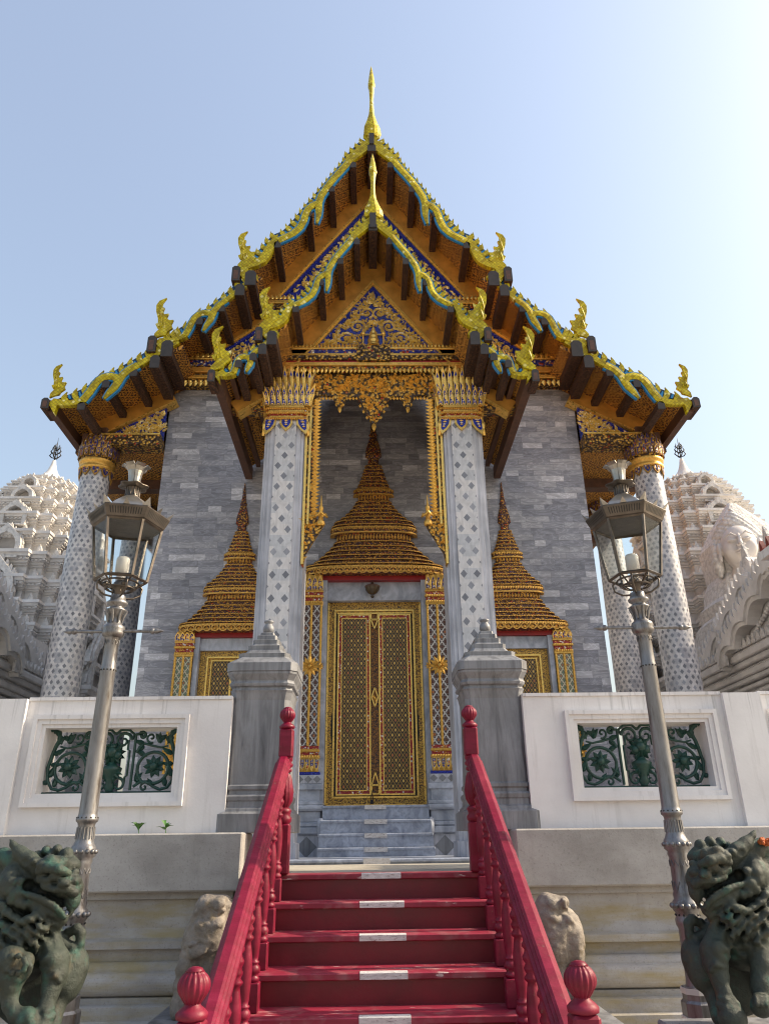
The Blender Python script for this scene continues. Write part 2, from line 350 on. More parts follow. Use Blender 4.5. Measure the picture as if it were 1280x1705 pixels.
def mat_patina(name, base, green, tan):
    N = NM(name, .55, .0); p = N.obj(); n = N.noise(p, 5, 7, .65)
    c = N.ramp(n, [(.3, tuple(k*.45 for k in base)), (.55, base), (.75, tuple(k*1.5 for k in base))])
    g = N.noise(p, 7.5, 6, .65); c = N.mix(N.ramp(g, [(.54, 0), (.68, .75)]), c, green)
    t = N.noise(N.scale(p, (3,3,2)), 3.1, 6, .6); c = N.mix(N.ramp(t, [(.58, 0), (.72, .6)]), c, tan)
    N.col(c); N.rough(N.m('MULTIPLY_ADD', n, .35, .48)); f = N.noise(p, 30, 7, .7, .6); N.bump(N.m('ADD', f, N.m('MULTIPLY', N.vor(p, 34), .25)), .7, .012); return N.mat
m_bronze = mat_patina('bronze_patina', (.028,.037,.028), (.024,.095,.07), (.08,.055,.022))
m_bronzedark = mat_plain('dark_hollow', (.012,.012,.010), .8, obj=True)
m_stone = mat_patina('weathered_statue_stone', (.22,.19,.16), (.32,.285,.24), (.20,.15,.06))
m_white = None
def mat_stucco(name, a, b):
    N = NM(name, .8); p = N.pos(); n = N.noise(p, 1.2, 7, .6); c = N.ramp(n, [(.3, a), (.7, b)])
    st = N.noise(N.scale(p, (5,5,.8)), 1.5, 6, .65); c = N.mix(N.ramp(st, [(.5, 0), (.75, .4)]), c, tuple(k*.45 for k in a))
    v = N.vor(p, 11); N.col(N.mix(N.ramp(v, [(.45, 0), (.75, .35)]), c, tuple(k*.5 for k in a)))
    N.bump(N.m('ADD', N.m('MULTIPLY', v, -1), N.m('MULTIPLY', N.vor(p, 27), -.5)), .45, .03); return N.mat
m_stucco = mat_stucco('carved_white_stucco', (.56,.535,.51), (.74,.72,.69))
m_stuccos = mat_plain('plain_white_stucco', (.70,.675,.65), .8, 0, .25, 2, .2, 20)
m_blackiron = mat_plain('black_finial_iron', (.015,.014,.014), .5, .3)
m_floor = mat_plain('pale_stone_floor', (.42,.39,.33), .6, 0, .25, 3)
m_ground = mat_plain('pale_paving', (.40,.36,.30), .8, 0, .3, 1.2)
m_leafg = mat_plain('green_leaf', (.05,.16,.02), .5, 0, .4, 20)
def mat_diamonds(name, px, pz, rad=0, cx=(0,0)):
    """white hexagonal tiles with grey diamond insets; rad>0: wrapped round a column of that radius (object space)"""
    N = NM(name, .32); p = N.obj(); x, y, z = N.sep(p)
    u = N.m('MULTIPLY', N.m('ARCTAN2', x, N.m('MULTIPLY', y, -1)), rad) if rad else x
    a = N.m('ADD', N.m('DIVIDE', u, px), 40.5); b = N.m('DIVIDE', z, pz); row = N.m('FLOOR', b)
    sh = N.m('MULTIPLY', N.m('FLOORED_MODULO', row, 2), .5); aa = N.m('ADD', a, sh)
    fa = N.m('ABSOLUTE', N.m('SUBTRACT', N.m('FRACT', aa), .5)); fb = N.m('ABSOLUTE', N.m('SUBTRACT', N.m('FRACT', b), .5))
    dia = N.m('LESS_THAN', N.m('ADD', N.m('MULTIPLY', fa, px/pz*1.25), fb), .36 if not rad else .46)
    tid = N.wn(N.comb(N.m('FLOOR', N.m('ADD', aa, .5)), row, 7.7))[0]
    tile = N.ramp(tid, [(0, (.38,.38,.41) if rad else (.46,.47,.50)), (.35, (.48,.475,.49) if rad else (.54,.545,.57)), (1, (.62,.60,.60))], 'LINEAR')
    did = N.wn(N.comb(N.m('FLOOR', aa), row, 1.1))[0]
    dc = N.ramp(did, [(0, (.15,.155,.18)), (1, (.32,.33,.37))])
    c = N.mix(dia, tile, dc); v = N.noise(N.scale(p, (6,6,2)), 2, 6, .65, 1)
    N.col(N.mix(1, c, N.ramp(v, [(.3, .72), (.6, 1.03)]), 'MULTIPLY')); N.bump(dia, .1, .004); return N.mat
m_round = mat_diamonds('mosaic_round_column', .105, .085, .28)
m_panel = mat_diamonds('white_tiles_grey_diamonds', .185, .17)
def mat_lattice(name, px, pz, bgc, line, dot, lw=.13, dw=.2, off=0, metal=.3):
    """mosaic lattice of lozenges with a flower in each (x,z plane)"""
    N = NM(name, .35); p = N.pos(); x, y, z = N.sep(p)
    u = N.m('DIVIDE', N.m('ADD', x, off), px); v = N.m('DIVIDE', z, pz)
    s1 = N.m('ADD', u, v); s2 = N.m('SUBTRACT', u, v)
    a = N.m('ABSOLUTE', N.m('SUBTRACT', N.m('FRACT', s1), .5)); b = N.m('ABSOLUTE', N.m('SUBTRACT', N.m('FRACT', s2), .5))
    ln = N.m('GREATER_THAN', N.m('MAXIMUM', a, b), .5-lw); ct = N.m('LESS_THAN', N.m('ADD', a, b), dw)
    idd = N.wn(N.comb(N.m('FLOOR', s1), N.m('FLOOR', s2), 3))
    dc = N.mix(N.m('GREATER_THAN', idd[0], .72), dot, (.45,.16,.05)); ring = N.m('LESS_THAN', N.m('ABSOLUTE', N.m('SUBTRACT', N.m('ADD', a, b), dw+.12)), .035)
    c = N.mix(ln, bgc, line); c = N.mix(ct, c, dc); c = N.mix(N.m('MULTIPLY', ring, .6), c, line)
    nz = N.noise(p, 70, 3); N.col(N.mix(1, c, N.ramp(nz, [(.3, .6), (.7, 1.15)]), 'MULTIPLY')); N.metal(N.m('MULTIPLY', N.m('MAXIMUM', ln, ct), metal))
    N.bump(N.m('ADD', N.m('MAXIMUM', ln, ct), nz), .35, .006); return N.mat
m_door = mat_lattice('gilded_door_lattice', .107, .15, (.02,.011,.006), (.42,.25,.05), (.72,.45,.11), .055, .24)
m_astr = mat_gold('door_astragal_lacquer', 55, (.03,.012,.006), (.30,.13,.03), None, (.3,.7), .4)
m_mos1 = mat_lattice('white_red_mosaic', .115, .16, (.06,.018,.015), (.62,.62,.60), (.12,.05,.03), .10, .24, .013, .0)
m_mos2 = mat_lattice('green_gold_mosaic', .085, .12, (.10,.10,.06), (.58,.56,.40), (.12,.25,.16), .12, .22, 0, .0)
m_redwhite = mat_gold('red_white_mosaic_beads', 30, (.30,.02,.02), (.62,.33,.08), (.75,.72,.7), (.3,.5), acc_amt=.3)

# ---------------------------------------------------------------- ground and terrace
g = MB(); g.add([(-400,-400,0),(400,-400,0),(400,400,0),(-400,400,0)], [(0,1,2,3)])
tag(g.build('ground', m_ground), kind='structure')
f = MB(); f.box(-5.9, 5.9, 7.09, 26, .2, 1.392); f.box(-1.07, 1.07, 6.44, 7.094, .2, 1.392)
tag(f.build('terrace_floor', m_floor), kind='structure')
for sg, lab in ((-1, 'molded grey stone terrace base left of the red stairs, under the wall with two weeds'), (1, 'molded grey stone terrace base right of the red stairs')):
    t = thing('terrace_base', (sg*3.4, 6.6, 0), lab, 'plinth', 'stone terrace bases')
    def prof(pts, x0=1.10, x1=6.2):
        b = MB(); b.polyx(pts, x0*sg, x1*sg); return b
    b = MB()
    y = 6.55; X1 = 6.2
    b.bbox(sg*1.10, sg*X1, y, 7.1, 1.275, 1.70, .012); fo = b.build('slab', m_base, t)
    pts = [(7.1,1.274),(6.63,1.274),(6.63,1.225),(6.68,1.215),(6.685,1.02),(6.66,.955),(6.61,.935),(6.61,.885),(6.66,.878),(6.665,.80)]
    for k in range(9):
        a = math.pi/2*k/8; pts.append((6.665-.075*math.sin(a)+.0, .80-.06*(1-math.cos(a))))
    for k in range(13):
        a = math.pi*k/12; pts.append((6.575-.055*math.sin(a), .735-.075+.075*math.cos(a)-.0))
    pts += [(6.59,.58),(6.56,.575),(6.56,.535),(6.50,.525),(6.50,.44),(6.46,.43),(6.46,0),(7.1,0)]
    b = MB(); b.polyx(pts, sg*1.16, sg*X1); b.build('moldings', m_base2, t)
# ---------------------------------------------------------------- balustrade walls with iron grilles
def spiral(cx, cz, r0, r1, a0, a1, n=26):
    return [(cx+(r0+(r1-r0)*k/n)*math.cos(a0+(a1-a0)*k/n), cz+(r0+(r1-r0)*k/n)*math.sin(a0+(a1-a0)*k/n)) for k in range(n+1)]
def grille(parent, x0, y, z0, sc=1.0, W=1.15, H=.55):
    g = MB(); r = .0125
    def T(pts, rad=r, mir=True, flat=1.5):
        for s_ in ((0, 1) if mir else (0,)):
            P = [((W-px) if s_ else px, pz) for px, pz in pts]
            rr = rad
            g.tube([(x0+px, y+rng.uniform(-.004,.004), z0+pz) for px, pz in P], rr, 6, 0, True, flat)
    def LF(px, pz, ang, L, Wd, curl=0):
        for s_ in (0, 1):
            a = ang if not s_ else math.pi-ang
            g.leaf(x0+(W-px if s_ else px), z0+pz, a, L, Wd, y-.006, .022, curl if not s_ else -curl)
            g.leaf(x0+(W-px if s_ else px), z0+pz, a, L*.97, Wd*.95, y+.006, -.018, curl if not s_ else -curl)
    tp = lambda n, a, b: [a+(b-a)*k/n for k in range(n+1)]
    T([(.395,.03),(.395,.25),(.395,.50)]); T([(.455,.08),(.455,.14),(.435,.15),(.435,.36),(.455,.37),(.455,.45)], .010)
    T([(.395,.50),(.36,.50)]+spiral(.335,.49,.032,.008,R(20),R(400)), .011)
    T(spiral(.50,.445,.075,.012,R(175),R(-300)), tp(26,.015,.009)); T([(.425,.455),(.41,.50),(.455,.535),(.53,.54),(.575,.50)], .012)
    T(spiral(.505,.075,.062,.010,R(60),R(430)), tp(26,.014,.009))
    T(spiral(.21,.21,.145,.125,R(-60),R(285)), .015)
    T([(.10,.40),(.16,.385),(.24,.40),(.31,.42),(.35,.39),(.37,.34)], tp(5,.008,.016))
    T(spiral(.255,.47,.048,.008,R(-110),R(260)), .010)
    T([(.03,.53),(.075,.52),(.085,.46),(.06,.40),(.04,.33),(.02,.22),(.03,.12),(.075,.05),(.14,.035)], tp(8,.020,.013))
    T(spiral(.275,.055,.042,.008,R(150),R(-230)), .010); T([(.14,.035),(.2,.06),(.26,.10),(.32,.095),(.37,.06)], .013)
    T([(0.0,.012),(.575,.012)], .010); T([(.07,.5),(.03,.545),(.0,.54)], .018)
    for (px,pz,a,L,wd) in ((.06,.42,R(35),.11,.05),(.05,.33,R(20),.12,.05),(.04,.25,R(-10),.10,.05),(.04,.14,R(60),.12,.055),(.09,.06,R(70),.10,.05),(.17,.42,R(75),.10,.06),(.17,.45,R(130),.07,.05),(.17,.45,R(40),.08,.05),(.31,.42,R(10),.10,.05),(.31,.40,R(-40),.09,.045),(.36,.35,R(200),.10,.05),(.36,.10,R(120),.10,.05),(.33,.09,R(60),.09,.05),(.08,.5,R(-80),.09,.06),(.04,.09,R(150),.06,.05),(.20,.07,R(40),.08,.04)):
        LF(px, pz, a, L, wd, .15)
    for k in range(9):                                        # side rosettes
        a = 2*math.pi*k/9; LF(.205+.015*math.cos(a), .225+.015*math.sin(a), a, .085, .055)
    for cx_ in (.205, W-.205): g.ball((x0+cx_, y-.03, z0+.225), .038, 0, 10, 6)
    for k in range(11):                                       # centre bouquet and vase
        a = 2*math.pi*k/11+.2; g.leaf(x0+W/2, z0+.335, a, .115 if k % 2 else .095, .065, y-.02, .04)
        g.leaf(x0+W/2, z0+.335, a, .11, .06, y+.01, -.02)
    for px, pz, rr in ((0,.345,.05),(-.05,.32,.036),(.05,.32,.036),(0,.39,.03)): g.ball((x0+W/2+px, y-.03, z0+pz), rr, 0, 9, 6)
    g.lathe([(.03,z0+.02),(.05,z0+.06),(.035,z0+.09),(.06,z0+.14),(.085,z0+.19),(.09,z0+.215),(.05,z0+.235),(.035,z0+.26)], (x0+W/2, y), 12)
    for k in range(7):
        a = R(200+k*23); g.leaf(x0+W/2, z0+.2, a, .12, .05, y-.03, .03)
    return g.build('iron_grille', m_iron, parent)
for sg, lab in ((-1, 'white plaster balustrade wall left of the grey gate pillar, with green iron grille openings'), (1, 'white plaster balustrade wall right of the grey gate pillar, with green iron grille openings')):
    t = thing('balustrade_wall', (sg*3.2, 6.95, 1.70), lab, 'wall', 'white balustrade walls')
    z0, zt = 1.701, 2.80; yb = 7.08
    ax = lambda a: sg*a
    wb = MB(); O0, O1, oz0, oz1 = 1.765, 2.915, 2.02, 2.565
    P0, P1 = 3.10, 3.44; N0, N1 = 3.60, 4.75
    def ringwall(o0, o1, xa, xb, yf=6.8):
        wb.box(ax(xa), ax(o0), yf, yb, z0, zt); wb.box(ax(o1), ax(xb), yf, yb, z0, zt)
        wb.box(ax(o0), ax(o1), yf, yb, z0, oz0); wb.box(ax(o0), ax(o1), yf, yb, oz1, zt)
    ringwall(O0, O1, 1.30, P0); ringwall(N0, N1, P1, 5.2)
    wb.box(ax(P0), ax(P1), 6.745, yb+.03, z0, zt+.012)
    wb.box(ax(5.2), ax(5.7), 6.745, yb+.03, z0, zt+.012)
    wb.build('wall_panel', m_plaster, t)
    cp = MB()
    for xa, xb in ((1.302, P0-.002), (P1+.002, 5.198)): cp.box(ax(xa), ax(xb), 6.785, yb+.015, zt+.001, zt+.03)
    cp.build('coping', m_plaster, t)
    for o0, o1 in ((O0, O1), (N0, N1)):
        fr = MB()
        for e, wd, yy in ((.105,.035,6.755), (.07,.04,6.772), (.03,.032,6.788)):
            a0, a1, b0, b1 = o0-e, o1+e, oz0-e, oz1+e
            for q in ((a0, a1, b0, b0+wd), (a0, a1, b1-wd, b1)): fr.box(ax(q[0]), ax(q[1]), yy, 6.799, q[2], q[3])
            for q in ((a0, a0+wd), (a1-wd, a1)): fr.box(ax(q[0]), ax(q[1]), yy, 6.799, b0+wd, b1-wd)
        fr.build('opening_frame', m_plaster, t)
        grille(t, min(ax(o0), ax(o1)), 6.93, oz0+.002)
# ---------------------------------------------------------------- gate pillars
def gate_pillar(sg, lab):
    cx = 1.055*sg; t = thing('gate_pillar', (cx, 6.98, 1.70), lab, 'pillar', 'marble gate pillars')
    def sq(prof, name, mat, ch=.18):
        b = MB(); rings = []
        for h, z in prof:
            c = h*ch; y0 = 7.11
            rings.append([(cx-h+c,y0-h,z),(cx+h-c,y0-h,z),(cx+h,y0-h+c,z),(cx+h,y0+h-c,z),(cx+h-c,y0+h,z),(cx-h+c,y0+h,z),(cx-h,y0+h-c,z),(cx-h,y0-h+c,z)])
        b.loft(rings); return b.build(name, mat, t)
    sq([(.34,1.70),(.34,1.845),(.31,1.865),(.305,1.885),(.285,1.90),(.282,1.945),(.29,1.955),(.295,1.985),(.285,2.0),(.272,2.005),(.27,2.03),(.283,2.045),(.283,2.07),(.268,2.085)], 'pillar_base', m_pil)
    sq([(.268,2.083),(.262,2.3),(.258,2.6),(.262,2.8),(.276,2.868)], 'shaft', m_pil)
    sq([(.276,2.866),(.284,2.885),(.272,2.893),(.268,2.915),(.29,2.925),(.296,2.945),(.285,2.965),(.285,2.975),(.315,3.03),(.317,3.048),(.312,3.05),(.322,3.055),(.322,3.13),(.30,3.15),(.245,3.19),(.235,3.20),(.238,3.235),(.185,3.25),(.172,3.27),(.162,3.285),(.164,3.325),(.132,3.337),(.124,3.352),(.126,3.388),(.097,3.398),(.094,3.438),(.068,3.448),(.064,3.474),(.045,3.482)], 'cap', m_pil)
    b = MB(); b.lathe([(.034,3.481),(.048,3.492),(.055,3.515),(.050,3.545),(.036,3.565),(.032,3.578),(.046,3.588),(.046,3.603),(.015,3.608)], (cx, 7.11), 18); b.build('finial', m_pil, t)
gate_pillar(-1, 'weathered grey marble gate pillar left of the red stairs'); gate_pillar(1, 'weathered grey marble gate pillar right of the red stairs')
# ---------------------------------------------------------------- red wooden stairs
st = thing('wooden_staircase', (.0, 4.9, 0), 'red painted wooden stairs with turned balusters and white strips on the treads', 'staircase')
ZT, RI, TR, Y0 = 1.393, .175, .3267, 6.382
HW = .80
for k in range(8):
    z = ZT-RI*k; yn = Y0-TR*k; yb = yn+TR+.027
    b = MB()
    b.loft([[(-HW-.09,yn+.008,z-.04),(HW+.09,yn+.008,z-.04),(HW+.09,yb,z-.04),(-HW-.09,yb,z-.04)],[(-HW-.09,yn,z-.034),(HW+.09,yn,z-.034),(HW+.09,yb,z-.034),(-HW-.09,yb,z-.034)],
            [(-HW-.09,yn,z-.006),(HW+.09,yn,z-.006),(HW+.09,yb,z-.006),(-HW-.09,yb,z-.006)],[(-HW-.09,yn+.008,z),(HW+.09,yn+.008,z),(HW+.09,yb,z),(-HW-.09,yb,z)]])
    tr = b.build('tread', m_tread, st)
    s = MB(); x1 = .155+rng.uniform(-.006,.006); s.polyx([(yn-.004,z-.036),(yn-.004,z-.002),(yn+.004,z+.004),(yn+.055,z+.004),(yn+.055,z+.001),(yn+.01,z+.001),(yn+.001,z-.036)], -x1+.01, x1+.01); s.build('white_strip', m_strip, tr)
    b = MB(); b.box(-HW-.07, HW+.07, yn+.03, yn+.05, max(0, z-RI), z-.041); b.build('riser', m_redriser, st)
def baluster_mesh(b, x, y, z0, z1, top_sl=0):
    h = .045
    zb = z0+.155
    b.bbox(x-h, x+h, y-h, y+h, z0, zb, .006)
    L = z1-zb-.02
    prof = [(.030,0),(.040,.012),(.043,.03),(.034,.045),(.030,.055),(.042,.075),(.045,.10),(.038,.125),(.028,.14),(.036,.15),(.036,.16),(.026,.17),(.030,.20),(.036,.30),(.040,.42),(.038,.50),(.028,.60),(.024,.63),(.038,.65),(.040,.665),(.026,.69),(.036,.715),(.038,.73),(.028,.76),(.040,.79),(.042,.81),(.030,.84),(.028,.86),(.040,.88),(.040,.90),(.030,.93),(.032,1.0)]
    b.lathe([(r, zb+a*L) for r, a in prof], (x, y), 12)
    b.bbox(x-h*.9, x+h*.9, y-h*.9, y+h*.9, z1-.02, z1+.05, .004)
def newel(sg, x, y, z0, top):
    """square post, fluted vase, block and fluted ball; top = z of the ball centre"""
    b = MB(); h = .056
    zt = top-.085
    b.bbox(x-h, x+h, y-h, y+h, z0, z0+.36, .012)
    b.lathe([(.05,z0+.36),(.062,z0+.375),(.064,z0+.40),(.05,z0+.42),(.056,z0+.44),(.062,z0+.455),(.05,z0+.47),(.036,z0+.48)], (x, y), 16)
    zz = z0+.48; top_b = zt-.27
    b.lathe([(.036,zz),(.062,zz+.05),(.066,zz+.12),(.05,zz+.22),(.038,max(zz+.25,top_b-.13))], (x, y), 48, lobes=(12,.10))
    z2 = max(zz+.26, top_b-.12)
    b.lathe([(.038,z2),(.052,z2+.012),(.052,z2+.025),(.04,z2+.035),(.058,z2+.05),(.060,z2+.065),(.046,z2+.08),(.056,z2+.095),(.056,z2+.115)], (x, y), 16)
    b.bbox(x-h, x+h, y-h, y+h, z2+.115, zt-.03, .012)
    b.lathe([(.05,zt-.03),(.062,zt-.025),(.064,zt-.008),(.05,zt+.006),(.034,zt+.018),(.03,zt+.03)], (x, y), 16)
    p = b.build('newel_post', m_red, st)
    q = MB(); r = .058
    q.lathe([(.028,top-.062),(.04,top-.045)]+[(r*math.cos(a), top+r*math.sin(a)) for a in [R(-40+12*k) for k in range(9)]]+[(.034,top+.052)], (x, y), 64, lobes=(16,.13))
    q.lathe([(.034,top+.050),(.030,top+.060),(.012,top+.066)], (x, y), 16); q.build('newel_ball', m_red, p)
zline = lambda y: 1.393-(6.382-y)*RI/TR            # nosing line
for sg in (-1, 1):
    newel(sg, sg*.757, 6.375, 1.394, 2.592); newel(sg, sg*.772, 3.49, .0, 1.093)
    b = MB(); xc = sg*.772; ya, yb_ = 3.545, 6.325
    off = .86; za, zb = zline(ya)+off, zline(yb_)+off
    secs = [(-.062,-.03),(-.062,-.012),(-.048,-.004),(-.048,.008),(-.036,.016),(-.036,.026),(-.022,.034),(.022,.034),(.036,.026),(.036,.016),(.048,.008),(.048,-.004),(.062,-.012),(.062,-.03),(.04,-.05),(-.04,-.05)]
    b.loft([[(xc+u, yy, zz+v*1.15) for u, v in secs] for yy, zz in ((ya,za),(yb_,zb))]); b.build('handrail', m_red, st)
    b = MB(); b.loft([[(xc+u, yy, zz+v) for u, v in ((-.03,-.105),(.03,-.105),(.03,-.058),(-.03,-.058))] for yy, zz in ((ya,za),(yb_,zb))]); b.build('under_rail', m_red, st)
    for k in range(1, 8):
        yy = Y0-TR*k+.20
        b = MB(); baluster_mesh(b, sg*.785, yy, ZT-RI*k, zline(yy)+off-.125); b.build('baluster', m_red, st)
    b = MB(); b.polyx([(3.45,0),(6.44,zline(6.44)-.05-0),(6.44,zline(6.44)-.33),(4.0,0)], sg*(HW+.05), sg*(HW+.085)); b.build('stringer', m_red, st)
# ---------------------------------------------------------------- the temple hall
tp = thing('temple_hall', (0, 12, 1.39), 'grey marble temple hall with gilded porch, yellow mosaic gables and gold doorway', 'temple')
YW = 12.1
b = MB()
b.box(-3.83, 3.83, YW, 25.5, 1.393, 9.66)
b.poly([(-3.6,9.65),(3.6,9.65),(2.3,11.0),(0,14.2),(-2.3,11.0)], 12.08, 25.4)
b.build('wall', m_wall, tp)
# ---- gable roof tiers: outline of one slope in x,z, running back along y
Z = lambda pts: [(-x, z) for x, z in pts]
def slopes(P0, P1, t, y0, y1, name, conc=0.0):
    """roof slab under the line P0-P1 (offset t below it), both sides"""
    P0, P1 = Vector(P0), Vector(P1); d = (P1-P0).normalized(); n = Vector((-d.y, d.x))
    if n.y < 0: n = -n
    N_ = 8
    for sg in (1, -1):
        b = MB(); up = []; lo = []
        for k in range(N_+1):
            q = P0.lerp(P1, k/N_) - n*conc*math.sin(math.pi*k/N_)
            a = q+n*(t+.07); c = q+n*t
            up.append((sg*a.x, a.y)); lo.append((sg*c.x, c.y))
        b.poly(up+lo[::-1] if sg > 0 else up+lo[::-1], y0, y1)
        o = b.build(name, m_soffit, tp); fix_normals(o)
slopes((0,14.95), (2.50,11.43), -.06, 10.97, 25, 'roof', .05)
slopes((2.10,11.33), (3.87,9.84), -.07, 10.97, 25, 'roof', .03)
slopes((3.40,9.80), (5.52,8.62), -.10, 10.97, 25, 'roof', .02)
slopes((0,10.75), (1.66,8.45), -.04, 8.96, 11.9, 'porch_roof', .04)
slopes((1.30,8.66), (2.30,7.86), -.05, 8.96, 12.0, 'porch_roof', .02)
# eave fascia boards along the roof sides
for sg in (1, -1):
    for x, z, y0, y1, h in ((2.46,11.28,10.96,25,.2),(3.86,9.72,10.96,25,.2),(5.50,8.50,10.96,25,.22),(2.27,7.75,8.96,12.05,.2)):
        b = MB(); b.box(sg*(x-.09), sg*(x+.03), y0, y1, z-h*.6, z+h*.5); b.build('eave_fascia', m_beamface, tp)
# ---- bargeboards: (fraction along the tier, height above its line) traced as one running band
T1 = dict(A=[(-.014,.03),(.182,.092),(.205,.038),(.19,-.085),(.05,-.165)],
 B=[(.19,-.03),(.25,-.052),(.33,-.065),(.40,-.10),(.454,-.141),(.495,-.215),(.525,-.31),(.555,-.40),(.60,-.50)],
 C=[(.50,-.20),(.525,-.155),(.555,-.145),(.585,-.185),(.62,-.255),(.665,-.304),(.71,-.290),(.745,-.235),(.785,-.16)],
 Du=[(.755,-.06),(.79,-.045),(.825,-.055),(.86,-.09),(.90,-.125),(.935,-.115),(.965,-.04),(1.0,.05)], Dl=[(1.035,-.05),(1.045,-.26),(.985,-.14),(.95,-.235),(.912,-.295),(.87,-.275),(.83,-.215),(.785,-.15)],
 fin=[(.02,.19),(.16,.165),(.35,.085),(.493,.04),(.62,.0),(.748,-.02),(.835,.03),(.90,.06)])
T3 = dict(A=[(-.02,.10),(.20,.02),(.36,-.06),(.345,-.15),(.166,-.09),(-.02,-.01)],
 B=[(.34,-.105),(.42,-.125),(.483,-.186),(.525,-.265),(.57,-.345),(.62,-.40),(.675,-.475)],
 C=[(.525,-.255),(.535,-.15),(.57,-.085),(.61,-.058),(.65,-.075),(.70,-.145),(.75,-.235),(.82,-.335)],
 Du=[(.80,-.27),(.86,-.26),(.92,-.215),(1.0,-.06)], Dl=[(1.05,-.12),(1.045,-.36),(1.0,-.22),(.92,-.325),(.86,-.37),(.81,-.385)],
 fin=[(.0,.30),(.1,.25),(.215,.17),(.34,.11),(.448,.08),(.607,.03),(.76,-.03),(.86,-.05)])
def interp(tab, s):
    for (a, u), (c, v) in zip(tab, tab[1:]):
        if s <= c: return u+(v-u)*(s-a)/(c-a) if s >= a else u
    return tab[-1][1]
HOOK = [(40,545),(45,490),(95,432),(62,424),(40,388),(66,374),(60,330),(30,250),(22,180),(50,130),(127,96),(92,150),(85,200),(118,208),(105,250),(125,280),(170,272),(155,320),(185,345),(233,342),(215,390),(236,430),(182,470),(165,505),(100,520)]
def bargeboard(P0, P1, y, tpl, k, nf, hook_h, sg, end_label=None):
    P0v, P1v = Vector(P0), Vector(P1); L = (P1v-P0v).length; d = (P1v-P0v)/L; n = Vector((-d.y, d.x))
    if n.y < 0: n = -n
    def W(p): q = P0v+d*p[0]*L+n*p[1]*k; return (sg*q.x, q.y)
    yb = MB(); cy = MB(); nv = MB()
    yb.poly([W(p) for p in tpl['A']], y, y+.07)
    for key, w in (('B', .135), ('C', .135)):
        pts = [W(p) for p in tpl[key]]; m = len(pts)
        ws = [w*k*(1 if i < m-2 else (.8 if i < m-1 else .35)) for i in range(m)] if key == 'B' else [w*k]*m
        yb.ribbon(pts, ws, y-.012, y+.06, 0, .018)
        cy.ribbon(pts, [q+.045*k+.010 for q in ws], y+.006, y+.055)
    D = [W(p) for p in tpl['Du']]+[W(p) for p in tpl['Dl']]
    yb.poly(D, y-.01, y+.08)
    # upper edge of the band under each fin
    def base(s):
        best = None
        if s <= .2 and tpl is T1: return interp(tpl['A'][:2], s)-.02
        for key in 'BC':
            for (a, u), (c, v) in zip(tpl[key], tpl[key][1:]):
                if min(a,c) <= s <= max(a,c) and abs(c-a) > 1e-6:
                    q = u+(v-u)*(s-a)/(c-a); best = q if best is None else max(best, q)
        for (a, u), (c, v) in zip(tpl['Du'], tpl['Du'][1:]):
            if a <= s <= c: q = u+(v-u)*(s-a)/(c-a); best = q if best is None else max(best, q)
        if best is None:
            up = tpl['A'][:2] if tpl is T1 else tpl['A'][:3]; best = interp(up, s)-.03
        return best
    s0, s1 = (.012, .925) if tpl is T1 else (.0, .93)
    for i in range(nf):
        s = s0+(s1-s0)*i/(nf-1); wv = (s1-s0)/(nf-1); b0 = base(s+wv*.1)+.035*k; tt = max(interp(tpl['fin'], s), b0+.10)
        h = tt-b0
        F = [(s-.26*wv,b0-.05),(s+.26*wv,b0-.05),(s+.31*wv,b0+.35*h),(s+.28*wv,b0+.62*h),(s+.06*wv,b0+.84*h),(s-.46*wv,tt+.02),(s-.26*wv,b0+.80*h),(s-.34*wv,b0+.6*h),(s-.22*wv,b0+.3*h)]
        yb.poly([W(p) for p in F], y+.012, y+.046)
        if b0 < -.02:
            G = [(s-.56*wv,b0-.03),(s-.34*wv,b0-.03),(s-.30*wv,b0+.3*h),(s-.42*wv,b0+.62*h),(s-.52*wv,b0+.62*h)]
            cy.poly([W(p) for p in G], y+.028, y+.045)
    # navy board seen between the long fins
    top = []; bot = []
    a0, a1 = (.03, .90) if tpl is T1 else (.05, .90)
    for i in range(25):
        s = a0+(a1-a0)*i/24; q = base(s); top.append((s, max(q+.01, q+.86*(max(interp(tpl['fin'], s), q+.1)-q)))); bot.append((s, q-.02))
    nv.poly([W(p) for p in top+bot[::-1]], y+.047, y+.07)
    o = yb.build('bargeboard', m_yel, tp); fix_normals(o)
    q = cy.build('blue_edging', m_cyan, o); fix_normals(q); q = nv.build('backing_board', m_navy, o); fix_normals(q)
    # naga finial standing on the end of the tier
    e = Vector((P1v.x, P1v.y)); sc = hook_h/445
    hk = MB(); pts = [(sg*(e.x+(80-a)*sc*.8), e.y+(520-c)*sc) for a, c in HOOK]
    hk.poly(pts, y-.015, y+.03)
    for (a0_, c0_, ang, Lf) in ((75,440,100,150),(110,440,85,120),(150,430,75,90),(60,330,100,180),(95,330,80,120)):
        an = R(ang); an = an if sg > 0 else math.pi-an
        hk.leaf(sg*(e.x+(80-a0_)*sc*.8), e.y+(520-c0_)*sc, an, Lf*sc*1.1, 26*sc, y-.015, .025)
    h = hk.build('naga_finial', m_yel, o); fix_normals(h)
for sg in (1, -1):
    bargeboard((0,14.95), (2.46,11.49), 10.9, T1, 1.0, 25, .92, sg)
    bargeboard((2.16,11.25), (3.83,9.90), 10.9, T3, .85, 12, .90, sg)
    bargeboard((3.47,9.76), (5.47,8.66), 10.9, T3, 1.0, 13, .68, sg)
    bargeboard((0,10.74), (1.62,8.53), 8.9, T1, .66, 24, .80, sg)
    bargeboard((1.40,8.42), (2.27,7.80), 8.9, T3, .62, 8, .80, sg)
